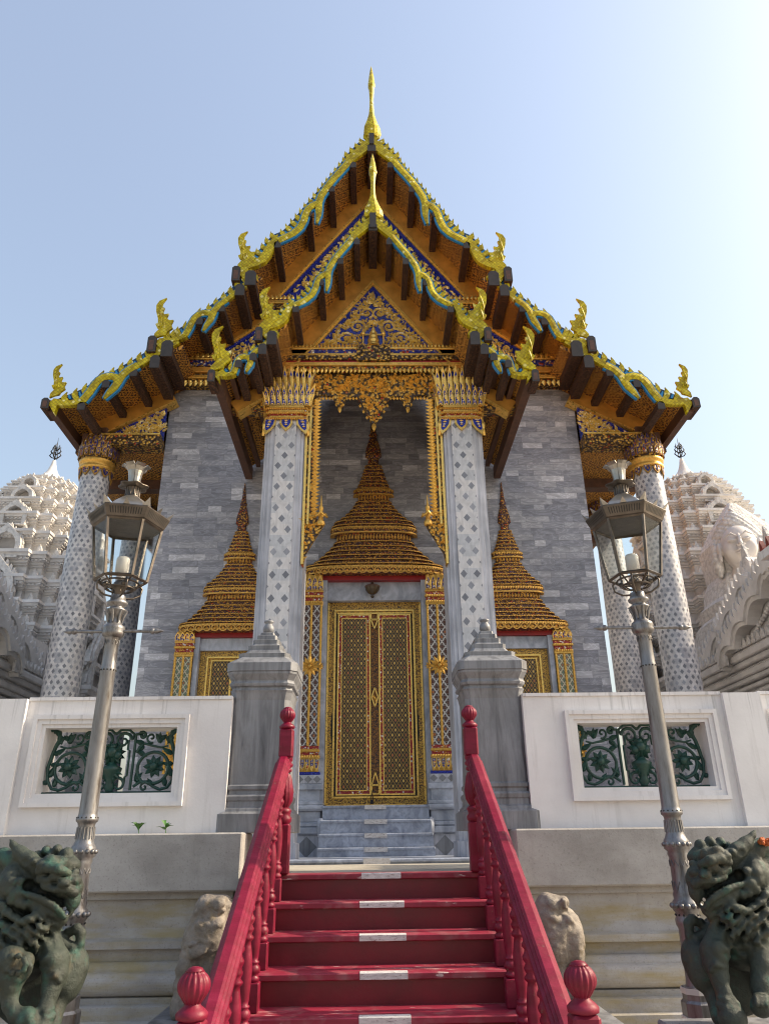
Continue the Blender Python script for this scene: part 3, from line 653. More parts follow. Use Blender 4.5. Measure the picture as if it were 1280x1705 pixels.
# ---- chofa finials on the gable peaks
def chofa(zb, zt, w, y, label):
    h = zt-zb; b = MB()
    prof = [(0,.42,.5),(.03,.5,.55),(.10,.46,.55),(.17,.30,.42),(.25,.17,.30),(.34,.12,.24),(.45,.11,.2),(.52,.13,.22),(.58,.15,.26),(.615,.17,.34),(.625,.20,.42),(.65,.215,.40),(.70,.18,.30),(.80,.14,.2),(.92,.07,.10),(1.0,.012,.02)]
    rings = []
    for f_, a, d_ in prof:
        z = zb+h*f_; yy = y+.02-.18*math.sin(f_*3.0)*h*.35
        rings.append([(a*w*math.cos(q)*(.8 if i % 2 else 1), yy+d_*w*.5*math.sin(q), z) for i, q in enumerate([2*math.pi*j/10 for j in range(10)])])
    b.loft(rings, 0, True)
    b.box(-.05, .05, y-.09, y+.05, zb-.28, zb+.02, 1)
    b.build('chofa_finial', [m_yel, m_beamtop], tp)
chofa(14.98, 17.17, .40, 10.93, ''); chofa(10.72, 12.15, .34, 8.93, '')
# ---- purlins under the eaves, ends to the front
def purlin(x, z, y0, y1, w, h, inset=False):
    b = MB(); c = w*.28
    S_ = [(x-w/2,z-h),(x+w/2,z-h),(x+w/2,z-c),(x+w/2-c,z),(x-w/2+c,z),(x-w/2,z-c)]; m = 6
    b.add([(a,y0,q) for a,q in S_]+[(a,y0+.012,q) for a,q in S_]+[(a,y1,q) for a,q in S_], [list(range(m))[::-1]]+[(i,(i+1)%m,(i+1)%m+m,i+m) for i in range(m)], 0)
    b.f += [[i+m,(i+1)%m+m,(i+1)%m+2*m,i+2*m] for i in range(m)]; b.m += [1]*m; b.s += [False]*m
    if inset: b.box(x-w*.28, x+w*.28, y0-.004, y0+.004, z-h*.9, z-h*.3, 2)
    b.build('purlin', [m_beamtop, m_beam, m_beamface], tp)
def on(P0, P1, s, t):
    a = Vector(P0); c = Vector(P1); d = (c-a).normalized(); n = Vector((-d.y, d.x)); n = n if n.y > 0 else -n
    q = a.lerp(c, s)+n*t; return q.x, q.y
for sg in (1, -1):
    for P0, P1, ss, y0, y1, w, h in (((0,14.95),(2.46,11.49),((.19,-.11),(.375,-.15),(.56,-.17),(.79,-.17)),10.89,11.9,.125,.15), ((2.16,11.25),(3.83,9.90),((.40,-.13),(.62,-.12)),10.89,11.9,.125,.15),
                                 ((3.47,9.76),(5.47,8.66),((.38,-.15),(.60,-.14),(.83,-.36)),10.89,11.95,.125,.15), ((0,10.74),(1.62,8.53),((.20,-.09),(.37,-.12),(.555,-.125),(.78,-.14)),8.885,9.8,.09,.115), ((1.40,8.42),(2.27,7.80),((.44,-.09),(.66,-.07)),8.87,9.8,.10,.13)):
        for s, t in ss:
            x, z = on(P0, P1, s, t); purlin(sg*x, z, y0, y1, w, h)
    for ex, ez, k, y0, y1 in ((2.46,11.49,1,10.87,11.9),(3.83,9.90,1,10.87,11.95),(1.62,8.53,.7,8.87,9.85)):
        purlin(sg*(ex-.20*k), ez-.10*k, y0, y1, .20*k, .34*k); purlin(sg*(ex-.02*k), ez-.42*k, y0, y1, .17*k, .26*k)
        purlin(sg*(ex+.07*k), ez-.02, y0-.03, y0+.25, .15*k, .34*k, True)
    purlin(sg*5.56, 8.60, 10.86, 11.3, .13, .20, True); purlin(sg*2.30, 7.78, 8.86, 9.2, .10, .2, True)
purlin(0, 14.72, 10.87, 11.9, .17, .2); purlin(0, 10.56, 8.87, 9.8, .13, .16)
# ---- gold raking bands and pediments
def rake(P0, P1, t0, t1, y, th, mats, sg, name='raking_band'):
    a = Vector(P0); c = Vector(P1); d = (c-a).normalized(); n = Vector((-d.y, d.x)); n = n if n.y > 0 else -n
    b = MB(); q = [a+n*t0, c+n*t0, c+n*t1, a+n*t1]
    if abs(P0[0]) < .01:                                   # meet on the centre line
        q[0] = a+n*t0-d*((a+n*t0).x/d.x); q[3] = a+n*t1-d*((a+n*t1).x/d.x)
    b.poly([(sg*p.x, p.y) for p in q], y, y+th); o = b.build(name, mats, tp); fix_normals(o)
for sg in (1, -1):
    for P0, P1, tt, y, bl in (((0,14.95),(2.42,11.52),(-.055,-.37),11.85,1), ((2.1,11.3),(3.6,10.09),(-.065,-.19),11.87,1), ((3.86,9.56),(5.3,8.76),(-.095,-.40),11.90,0), ((0,10.74),(1.64,8.50),(-.035,-.34),9.73,2), ((1.36,8.45),(2.22,7.84),(-.045,-.26),9.76,0)):
        rake(P0, P1, tt[0], tt[1], y, .2, m_rake, sg)
        rake(P0, P1, tt[1]-.001, tt[1]-.035, y-.012, .2, m_goldline, sg, 'gold_fillet')
        if bl:
            rake(P0, P1, tt[1]-.037, tt[1]-.062, y+.01, .2, m_goldline, sg, 'gold_fillet')
            rake(P0, P1, tt[1]-.064, tt[1]-(.13 if bl < 2 else .115), y+.03, .2, m_blue, sg, 'blue_border')
def leaf_fill(b, poly, n, size, y, d=.04, avoid=None, rg=rng):
    xs = [p[0] for p in poly]; zs = [p[1] for p in poly]
    def inside(x, z):
        c = False; j = len(poly)-1
        for i in range(len(poly)):
            (xi, zi), (xj, zj) = poly[i], poly[j]
            if (zi > z) != (zj > z) and x < (xj-xi)*(z-zi)/(zj-zi)+xi: c = not c
            j = i
        return c
    k = 0; tries = 0
    while k < n and tries < n*30:
        tries += 1; x = rg.uniform(min(xs), max(xs)); z = rg.uniform(min(zs), max(zs))
        if inside(x, z) and not (avoid and avoid(x, z)):
            b.leaf(x, z, rg.uniform(.2, 2.9), size*rg.uniform(.7, 1.3), size*rg.uniform(.4, .6), y, d, rg.uniform(-.3, .3)); k += 1
def scroll(b, cx, cz, r, a0, dr, turns, y, lw, leaves=True):
    """spiral vine with flame leaves on its outer side"""
    N_ = int(22*turns); pts = []; ws = []
    for i in range(N_+1):
        f_ = i/N_; a = a0+dr*2*math.pi*turns*f_; rr = r*(1-.86*f_); pts.append((cx+rr*math.cos(a), cz+rr*math.sin(a))); ws.append(lw*(1.1-.6*f_))
    b.ribbon(pts, ws, y-.012, y+.02, 0, lw*.7)
    if leaves:
        for i in range(0, N_-4, 2):
            (x, z), (x2, z2) = pts[i], pts[i+1]; t = math.atan2(z2-z, x2-x); o = t-dr*R(48)
            f_ = i/N_; b.leaf(x, z, o, r*(.46-.26*f_), r*(.30-.16*f_), y, lw*.9, dr*.35)
    for k in range(7): b.leaf(cx, cz, k*.9+a0, r*.26, r*.16, y-.005, lw*.8)
RESIZE = porch
# porch pediment: blue field, gilded vine scrolls, central shrine
PY = 9.30
b = MB(); b.poly([(-1.12,8.38),(1.12,8.38),(0,9.86)], PY+.05, PY+.15); o = b.build('pediment_field', m_blue, tp)
b = MB()
for sg in (1, -1):
    H_ = MB()
    for cx, cz, r, a0, tn in ((.50,8.685,.165,R(215),1.6),(.235,8.86,.0,0,1),(.285,8.965,.150,R(230),1.6),(.115,9.285,.125,R(250),1.5),(.74,8.595,.075,R(200),1.2)):
        if r: scroll(H_, cx, cz, r, a0, -1, tn, PY+.045, .040)
    leaf_fill(H_, [(.58,9.0),(.96,8.55),(.98,8.51),(.66,8.51)], 70, .09, PY+.045)
    leaf_fill(H_, [(.02,9.78),(.30,9.42),(.62,8.98),(.5,8.8),(.3,9.08),(.12,9.36)], 105, .095, PY+.045)
    leaf_fill(H_, [(.20,8.53),(.62,8.53),(.4,8.8),(.22,8.8)], 40, .065, PY+.045)
    leaf_fill(H_, [(.0,9.08),(.2,9.12),(.16,8.88),(.08,8.95)], 24, .07, PY+.045)
    b.merge(H_ if sg > 0 else H_.mirror())
PSX, PSZ = .84, .83
for k in range(7): b.leaf(0, 9.46+.012*k, R(90+(k-3)*32), .17-.015*abs(k-3), .07, PY+.04, .04)
for k in range(5): b.leaf(0, 9.10, R(-90+(k-2)*32), .14, .06, PY+.035, .04)
b.leaf(0, 9.55, R(90), .26, .10, PY+.03, .05)
b.xf(lambda x, y, z: (x*PSX, y, 8.5+(z-8.5)*PSZ)); o = b.build('pediment_scrolls', m_scroll, tp); fix_normals(o)
b = MB()
b.lathe([(.10,8.50),(.10,8.53),(.055,8.55),(.085,8.585),(.09,8.62),(.05,8.635),(.07,8.66),(.07,8.70),(.055,8.71),(.055,8.74),(.06,8.75),(.03,8.80),(.035,8.81),(.015,8.86),(.004,8.95)], (0, PY+.02), 12)
for sx in (-.155, .155): b.lathe([(.022,8.50),(.012,8.54),(.009,8.72),(.04,8.725),(.03,8.755),(.03,8.76),(.02,8.79),(.02,8.795),(.008,8.83),(.003,8.90)], (sx, PY+.02), 10)
b.box(-.16, .16, PY+.0, PY+.03, 8.715, 8.727); b.build('pediment_shrine', m_goldline, tp)
RESIZE = None
# main pediment behind the porch roof
b = MB(); b.poly([(-2.2,11.5),(2.2,11.5),(0,14.5)], 11.93, 12.0)
b.poly([(-3.7,9.95),(3.7,9.95),(2.3,11.15),(-2.3,11.15)], 11.94, 12.01)
for sg in (1, -1): b.poly([(sg*3.84,8.40),(sg*4.95,8.40),(sg*3.84,9.15)], 11.95, 12.02)
o = b.build('main_pediment_field', m_blue, tp); fix_normals(o)
b = MB()
for sg in (1, -1):
    H_ = MB()
    leaf_fill(H_, [(.1,13.9),(.22,13.95),(1.95,11.7),(1.2,11.6)], 190, .13, 11.925)
    leaf_fill(H_, [(2.2,11.0),(3.3,10.15),(2.0,10.12)], 120, .11, 11.935)
    for cx, cz, r, a0 in ((3.02,10.26,.14,R(200)),(2.62,10.42,.16,R(200))): scroll(H_, cx, cz, r, a0, -1, 1.5, 11.935, .03)
    leaf_fill(H_, [(3.86,8.46),(4.80,8.42),(3.86,9.02)], 120, .11, 11.945)
    for cx, cz, r in ((4.05,8.65,.15),(4.32,8.57,.105),(4.52,8.50,.07)): scroll(H_, cx, cz, r, R(200), -1, 1.5, 11.945, .03)
    b.merge(H_ if sg > 0 else H_.mirror())
o = b.build('main_pediment_scrolls', m_scroll, tp); fix_normals(o)
# ---- cornices and entablatures: stacked bands with little teeth
def teeth(b, x0, x1, z, y, n, w, h, down=True, d=.02):
    for i in range(n):
        x = x0+(x1-x0)*(i+.5)/n; b.leaf(x, z, R(-90) if down else R(90), h, w, y, d)
def entab(x0, x1, y, zs, mats, names, dep):
    for (za, zb_, proj), m_, nm in zip(zs, mats, names):
        b = MB(); b.bbox(x0-(proj if x0 < 0 or True else 0), x1+proj, y-proj, y+dep, za, zb_-.001, .006); b.build(nm, m_, tp)
RESIZE = porch
entab(-1.27, 1.27, 9.33, [(8.07,8.14,.02),(8.14,8.20,.05),(8.20,8.235,.035),(8.235,8.31,.07),(8.31,8.36,.05),(8.36,8.44,.03),(8.44,8.465,.055)], [m_carve,m_gold,m_redl,m_carve,m_gold,m_carve_blue,m_goldline], ['porch_entablature']*7, .35)
b = MB(); b.box(-1.22, 1.22, 9.345, 9.50, 8.466, 8.56); b.build('porch_entablature', m_carve_blue, tp)
b = MB(); b.bbox(-.25, .25, 9.235, 9.36, 8.205, 8.475, .006); b.build('centre_block', m_carve, tp)
b = MB(); teeth(b, -1.3, 1.3, 8.10, 9.30, 42, .055, .095); teeth(b, -1.25, 1.25, 8.46, 9.28, 46, .05, .075, False); o = b.build('entablature_teeth', m_goldline, tp); fix_normals(o)
RESIZE = None
for sg in (1, -1):
    xa, xb = (1.0, 3.66) if sg > 0 else (-3.66, -1.0)
    entab(xa, xb, 11.86, [(9.56,9.64,.02),(9.64,9.71,.06),(9.71,9.75,.04),(9.75,9.86,.10),(9.86,9.90,.08),(9.90,10.05,.05),(10.05,10.08,.09)], [m_carve,m_gold,m_carve,m_rake,m_carve,m_carve_blue,m_goldline], ['wall_cornice']*7, .24)
    b = MB(); teeth(b, xa, xb, 9.60, 11.82, 28, .095, .14); teeth(b, xa, xb, 10.07, 11.77, 28, .09, .13, False); o = b.build('cornice_teeth', m_goldline, tp); fix_normals(o)
    entab(1.55 if sg > 0 else -2.2, 2.2 if sg > 0 else -1.55, 11.88, [(11.33,11.43,.02),(11.43,11.51,.05)], [m_carve,m_goldline], ['upper_cornice']*2, .3)
    b = MB(); teeth(b, sg*1.55, sg*2.2, 11.50, 11.82, 8, .09, .13, False); o = b.build('cornice_teeth', m_goldline, tp); fix_normals(o)
    # veranda beam from wall to corner column, ceiling behind
    b = MB(); b.box(sg*3.84, sg*5.1, 11.76, 12.1, 8.19, 8.40); b.build('veranda_beam', m_carve, tp)
    b = MB(); b.box(sg*3.84, sg*5.1, 11.74, 11.9, 8.385, 8.415); b.build('gold_fillet', m_goldline, tp)
    b = MB(); b.box(sg*3.835, sg*5.45, 12.1, 25, 8.20, 8.26); b.build('veranda_ceiling', m_soffit, tp)
    for k in range(8): purlin(sg*(4.05+.18*k)*1.0, 8.22, 12.1, 12.11, .01, .01) if False else None
    for yy in (13.2, 14.7, 16.2, 17.7):
        b = MB(); b.box(sg*3.836, sg*5.3, yy, yy+.22, 8.0, 8.199); b.build('veranda_beam', m_beamface, tp)
    b = MB(); b.box(sg*4.92, sg*5.24, 11.8, 25, 8.21, 8.44); b.build('colonnade_beam', m_beamface, tp)
# porch side beams and ceiling
for sg in (1, -1):
    b = MB(); b.box(sg*1.5, sg*2.2, 9.80, 10.05, 7.72, 8.02); b.build('bracket_beam', m_carve, tp)
    b = MB(); b.box(sg*1.05, sg*1.5, 10.2, 12.0, 8.25, 8.5); b.build('porch_beam', m_beam, tp)
    for k in range(3):
        b = MB(); xr = 1.56+.24*k; zr = 8.66-.8*(xr+.07-1.3)-.055; b.box(sg*xr, sg*(xr+.07), 9.1, 12.0, zr-.11, zr); b.build('porch_rafter', m_beamface, tp)
# ---- porch columns with tiled panels and leaf capitals
def petal(b, c, ax, up, nrm, L, W, flare, d=.02, mi_out=0, mi_in=1):
    """pointed leaf: gold rim, blue field, gold rib; c base centre, ax sideways, nrm outward"""
    c, ax, up, nrm = map(Vector, (c, ax, up, nrm))
    out = [(0,-.42),(.45,-.5),(.72,-.32),(1.0,0),(.72,.32),(.45,.5),(0,.42)]
    def P(a, w, o): return tuple(c+up*(a*L)+ax*(w*W)+nrm*(o+flare*a*a))
    n_ = len(out)
    b.add([P(a,w,d) for a,w in out]+[P(a,w,-.01) for a,w in out], [list(range(n_))]+[(i,i+n_,(i+1)%n_+n_,(i+1)%n_) for i in range(n_)], mi_out)
    inn = [(.03,-.30),(.42,-.34),(.66,-.20),(.80,0),(.66,.20),(.42,.34),(.03,.30)]
    b.add([P(a,w,d+.004) for a,w in inn], [list(range(7))], mi_in)
    for k in range(5):                                     # chevrons up the middle
        a = .06+.13*k; w = .22*(1-.12*k)
        b.add([P(a,-w,d+.006),P(a-.05,0,d+.012),P(a,w,d+.006),P(a+.06,0,d+.012)], [(0,1,2,3)], 2 if k % 2 else mi_out)
def band_square(b, cx, cy, h, z0, z1, mi=0, ch=.09):
    pts = [(cx-h+ch,cy-h),(cx+h-ch,cy-h),(cx+h-ch,cy-h+ch*.5),(cx+h-ch*.5,cy-h+ch*.5),(cx+h-ch*.5,cy-h+ch),(cx+h,cy-h+ch),(cx+h,cy+h-ch),(cx+h-ch,cy+h),(cx-h+ch,cy+h),(cx-h,cy+h-ch),(cx-h,cy-h+ch),(cx-h+ch*.5,cy-h+ch),(cx-h+ch*.5,cy-h+ch*.5),(cx-h+ch,cy-h+ch*.5)]
    b.polyz(pts, z0, z1, mi)
m_pearl = mat_plain('mother_of_pearl', (.62,.55,.52), .3, 0, .3, 60)
RESIZE = porch
for sg in (1, -1):
    cx, cy, h = sg*1.265, 9.64, .302
    b = MB()
    # redented shaft: strips of grey marble step back from the front panel
    w0 = .15
    pts = [(cx-w0,cy-h+.02),(cx+w0,cy-h+.02),(cx+w0,cy-h+.028),(cx+.215,cy-h+.028),(cx+.215,cy-h+.05),(cx+.26,cy-h+.05),(cx+.26,cy-h+.08),(cx+h,cy-h+.08),(cx+h,cy+h),(cx-h,cy+h),(cx-h,cy-h+.08),(cx-.26,cy-h+.08),(cx-.26,cy-h+.05),(cx-.215,cy-h+.05),(cx-.215,cy-h+.028),(cx-w0,cy-h+.028)]
    b.polyz(pts, 1.45, 7.33); col = b.build('porch_column', m_edge, tp)
    t_ = link(bpy.data.objects.new('tile_panel', None)) if False else None
    RESIZE = None; p = MB(); p.box(-w0*1.04, w0*1.04, -.012, .012, 1.9, 7.48); o = p.build('tile_panel', m_panel, None); o.parent = col; o.location = (cx*1.0475, cy-h+.014+.43-12, -1.39); WL[o] = WL[tp]; RESIZE = porch
    b = MB(); band_square(b, cx, cy, .335, 1.45, 1.62); band_square(b, cx, cy, .31, 1.62, 1.75); b.build('column_base', m_edge, col)
    b = MB()
    band_square(b, cx, cy, .33, 7.24, 7.28, 0); band_square(b, cx, cy, .318, 7.28, 7.32, 1); band_square(b, cx, cy, .345, 7.32, 7.37, 0); band_square(b, cx, cy, .325, 7.37, 7.41, 1); band_square(b, cx, cy, .345, 7.41, 7.445, 0)
    band_square(b, cx, cy, .27, 7.445, 8.05, 2)
    for z in (7.25, 7.345, 7.415):
        for k in range(22):
            x = cx-.30+.6*(k+.5)/22; b.leaf(x, z, R(-90), .045, .03, cy-.34, .02)
    capo = b.build('capital', [m_gold, m_redwhite, m_carve_blue], col); fix_normals(capo)
    b = MB()
    faces = [((0,-1),(1,0)), ((1,0),(0,1)), ((-1,0),(0,-1))]
    for (nx, ny), (ax_, ay_) in faces:
        for row, (zb, L, off, fl, cnt) in enumerate(((7.45,.33,.325,.06,8),(7.66,.46,.31,.10,8))):
            for k in range(cnt):
                u = (k-(cnt-1)/2)/cnt*.66
                sp = u*.25                                   # outer leaves lean outwards
                upv = Vector((ax_*sp*1.6, ay_*sp*1.6, 1)).normalized()
                petal(b, (cx+nx*off+ax_*u, cy+ny*off+ay_*u, zb), (ax_,ay_,0), upv, (nx,ny,0), L*(1-.25*abs(u)/.33*.5), .082, fl)
        for k in (-1, 0, 1):                                 # hanging leaves below the bands
            u = k*.215; petal(b, (cx+nx*.30+ax_*u, cy+ny*.30+ay_*u, 7.27), (ax_,ay_,0), (ax_*.25*k,ay_*.25*k,-1), (nx,ny,0), .24 if k == 0 else .30, .19, .02)
        petal(b, (cx+nx*.29+ax_*.29, cy+ny*.29+ay_*.29, 7.45), (ax_,ay_,0), (nx*.2+ax_*.2,ny*.2+ay_*.2,1), (nx*.7+ax_*.7,ny*.7+ay_*.7,0), .34, .10, .06)
    o = b.build('capital_leaves', [m_goldline, m_blue, m_pearl], capo); fix_normals(o)
# ---- gilded valance between the columns
b = MB(); ya, yb_ = 9.40, 9.46
pl = [(-.99,8.06),(.99,8.06),(.99,5.05),(.965,4.97),(.93,5.18),(.74,5.52),(.70,5.60),(.86,5.76),(.845,7.55),(.78,7.70),(.60,7.66),(.50,7.42),(.40,7.66),(.25,7.66),(.16,7.52),(.0,7.13)]
out = pl[:]+[(-x,z) for x,z in pl[2:-1]][::-1]
b.poly(out, ya, yb_); val = b.build('valance', m_carve, tp); fix_normals(val)
b = MB()
leaf_fill(b, [(-.95,8.02),(.95,8.02),(.92,7.72),(-.92,7.72)], 270, .085, ya, .045)
leaf_fill(b, [(-.22,7.68),(.22,7.68),(.0,7.16)], 60, .07, ya, .035)
for sx in (1, -1):
    leaf_fill(b, [(sx*.42,7.68),(sx*.58,7.68),(sx*.5,7.46)], 14, .055, ya, .03)
    leaf_fill(b, [(sx*.74,5.56),(sx*.98,5.08),(sx*.98,5.85)], 44, .07, ya, .03)
    for i in range(33):                                      # flame teeth down the inner edge of the strip
        z = 7.60-i*.057; b.leaf(sx*.885, z, R(-12) if sx < 0 else R(192), .125, .07, ya+.005, .035, .25*(1 if sx < 0 else -1))
    for i in range(15):                                      # along the lower edge of the valance
        x = .80-i*.05
        zz = 7.66-.0 if not (.40 < x < .60) else 7.66-.22*(1-abs(x-.5)/.1)
        if x < .25: zz = 7.13+.50*(x/.25)
        if x > .05: b.leaf(sx*x, zz, R(-90), .06, .045, ya+.012, .025)
b.leaf(0, 7.2, R(-90), .14, .07, ya, .04)
for sx in (.5, -.5): b.leaf(sx, 7.48, R(-90), .10, .06, ya, .03)
o = b.build('valance_leaves', m_goldline, val); fix_normals(o)
for sg in (1, -1):
    b = MB(); b.box(sg*.955, sg*.988, ya-.03, yb_+.05, 5.02, 8.05); b.build('gold_strip', m_goldline, val)
    b = MB(); b.box(sg*.90, sg*.93, ya-.02, yb_, 5.6, 7.9); b.build('gold_strip', m_goldline, val)
    # small kneeling guardian on the bracket, a carved ornament
    b = MB(); gx, gy, gz = sg*.735, 9.40, 5.58
    b.lathe([(.05,gz),(.06,gz+.02),(.055,gz+.06),(.035,gz+.09),(.032,gz+.12),(.045,gz+.17),(.04,gz+.20),(.018,gz+.215),(.026,gz+.225),(.03,gz+.26),(.032,gz+.275),(.018,gz+.30),(.012,gz+.34),(.004,gz+.46)], (gx, gy), 12)
    for s2 in (1, -1): b.tube([(gx+s2*.06,gy,gz+.18),(gx+s2*.085,gy-.03,gz+.12),(gx+s2*.02,gy-.075,gz+.15),(gx,gy-.08,gz+.18)], .017, 6)
    b.build('guardian_figure', m_gold, tp)
RESIZE = None
# ---- round colonnade columns with bulb capitals
def round_col(x, y, cap=True):
    b = MB(); b.lathe([(.33,1.4),(.33,1.6),(.295,1.62)], (x, y), 28)
    c0 = WL[tp]
    b.build('column_base', m_edge, tp)
    p = MB(); p.lathe([(.292,0),(.275,4.0),(.245,6.32)], (0, 0), 32); o = p.build('round_column', m_round, None); o.parent = tp; o.location = (x-c0.x, y-c0.y, 1.62-c0.z); WL[o] = Vector((x, y, 1.62))
    q = MB()
    q.lathe([(.262,7.72),(.30,7.74),(.305,7.78),(.28,7.80),(.285,7.84),(.31,7.86),(.315,7.91),(.285,7.93)], (x, y), 28, 0)
    q.lathe([(.27,7.92),(.325,8.0),(.335,8.1),(.31,8.25),(.26,8.36),(.15,8.42)], (x, y), 28, 1)
    cp = q.build('capital', [m_gold, m_carve], o)
    q = MB()
    for row in range(3):
        nL = 20
        for k in range(nL):
            a = 2*math.pi*(k+.5*(row % 2))/nL
            rr = (.325,.335,.30)[row]
            petal(q, (x+rr*math.cos(a), y+rr*math.sin(a), 7.95+row*.125), (-math.sin(a),math.cos(a),0), (0,0,1), (math.cos(a),math.sin(a),0), .24, .085, (.02,-.03,-.06)[row], .012)
    for k in range(10):
        a = 2*math.pi*k/10
        petal(q, (x+.272*math.cos(a), y+.272*math.sin(a), 7.76), (-math.sin(a),math.cos(a),0), (0,0,-1), (math.cos(a),math.sin(a),0), .19, .15, 0, .012)
    cl = q.build('capital_leaves', [m_goldcap, m_carve_blue, m_goldcap], cp); fix_normals(cl)
    q = MB(); q.bbox(x-.14, x+.14, y-.14, y+.14, 8.40, 8.62, .03); q.build('column_block', m_beamface, o)
m_goldcap = mat_plain('tarnished_gold', (.36,.20,.045), .45, .5, .4, 25, .2, 50)
for sg in (1, -1):
    for k in range(5): round_col(sg*4.97, 12.0+2.5*k)
# ---- spired surrounds of the doorway and the two windows
def spire(cx, y, zb, half, zt, s, name, dep=.38):
    """tiered half-spire on the wall: rows of small steps between cornices"""
    b = MB(); rows = []
    H = zt-zb
    # (height fraction, half width fraction) envelope
    env = [(0,1.0),(.035,.985),(.06,.857),(.085,.786),(.11,.714),(.14,.634),(.165,.586),(.20,.545),(.235,.55),(.24,.615),(.285,.60),(.31,.5),(.345,.4),(.38,.32),(.41,.271),(.44,.243),(.472,.235),(.48,.29),(.50,.25),(.525,.223),(.56,.189),(.6,.157),(.635,.129),(.66,.115),(.665,.085),(.70,.08),(.715,.125),(.76,.115),(.83,.06),(.84,.05),(.85,.07),(.862,.048),(1,.006)]
    def ev(f_):
        for (a, u), (c, v) in zip(env, env[1:]):
            if f_ <= c: return u+(v-u)*(f_-a)/(c-a)
        return env[-1][1]
    prof = [(0,.97),(.005,1.0),(.03,1.0),(.034,.96)]; tl = []
    def rowset(a, c, n_):
        for i in range(n_):
            z0 = a+(c-a)*i/n_; z1 = a+(c-a)*(i+1)/n_; r0 = ev(z0+.0001); r1 = ev(z1-.0001)
            prof.extend([(z0+.0005,r0*.965),(z0+(z1-z0)*.50,r0*.955),(z0+(z1-z0)*.54,r0*1.01),(z0+(z1-z0)*.92,r0*1.01),(z1-.0005,r1*.965)])
            tl.append((z0+(z1-z0)*.60, r0*1.01))
    rowset(.035,.20,6); prof.extend([(.2005,.535),(.232,.535),(.237,.58),(.243,.62),(.262,.62),(.267,.58)]); rowset(.268,.44,7)
    prof.extend([(.441,.235),(.472,.232),(.476,.27),(.481,.295),(.492,.295),(.496,.262)]); rowset(.497,.66,7)
    prof.extend(env[env.index((.665,.085)):])
    RI_ = ((.026,1.0),(.256,.62),(.489,.295))
    n_ = 48; rings = []
    def sec(rx, k):
        ry = rx*dep+.03; a = 2*math.pi*k/n_; c_, s_ = math.cos(a), math.sin(a); q = (abs(c_)**3.2+abs(s_)**3.2)**(1/3.2)
        return c_/q*rx, s_/q*ry
    for fz, fr in prof:
        rings.append([(cx+sec(fr*half, k)[0], y+sec(fr*half, k)[1], zb+fz*H) for k in range(n_)])
    b.loft(rings, 0, True)
    t = MB()
    for fz, fr in tl+list(RI_):
        rx = fr*half; ry = rx*dep+.03; z = zb+fz*H; nt_ = max(5, int(rx*2/.042)); big = (fz,fr) in RI_
        for i in range(nt_):
            x = -rx*.97+2*rx*.97*(i+.5)/nt_; yy = -ry*(1-abs(x/rx)**3.2)**(1/3.2)
            t.leaf(cx+x, z-.005, R(90), .026 if not big else .06, .026 if not big else .034, y+yy-.004, .010)
    g_ = MB()
    for fz, fr in tl:
        for dz, gr in ((.001, 1.008),):
            r_ = fr*half*gr+.004; z = zb+(fz+dz)*H
            g_.loft([[(cx+sec(r_, k)[0], y+sec(r_, k)[1], z+q) for k in range(n_)] for q in (-.006, .007)])
    for fz, fr in RI_:
        for dz in (-.016, .012):
            g_.loft([[(cx+sec(fr*half*1.012+.006, k)[0], y+sec(fr*half*1.012+.006, k)[1], zb+(fz+dz)*H+q) for k in range(n_)] for q in (-.012, .012)])
    # medallions along the eave
    nm = int(half*2/.13)
    for i in range(nm):
        x = -half*.95+1.9*half*(i+.5)/nm; yy = -(half*dep+.03)*(1-abs(x/half)**3.2)**(1/3.2)
        zc = zb+.015*H
        pts = [(cx+x+.056*math.cos(2*math.pi*q/10), zc+.048*math.sin(2*math.pi*q/10)) for q in range(11)]
        t.ribbon(pts, .014, y+yy-.018, y+yy+.005); t.leaf(cx+x, zc-.035, R(90), .07, .035, y+yy-.006, .012); t.leaf(cx+x-.03, zc-.02, R(50), .06, .025, y+yy-.004, .01); t.leaf(cx+x+.03, zc-.02, R(130), .06, .025, y+yy-.004, .01)
    for (f0, f1, rr) in ((.2005,.235,.54), (.441,.474,.236)):     # upright petals at the necks
        rx = rr*half; ry = rx*dep+.03; k_ = int(rx*2/.05)
        for i in range(k_):
            x = -rx+2*rx*(i+.5)/k_; yy = -ry*(max(0, 1-abs(x/rx)**3.2))**(1/3.2); t.leaf(cx+x, zb+f0*H, R(90), (f1-f0)*H*1.0, .038, y+yy-.004, .02)
    for e in (g_, t): e.m = [1]*len(e.m); b.merge(e)
    o = b.build(name, [m_rows, m_goldorange], tp); fix_normals(o)
    return o
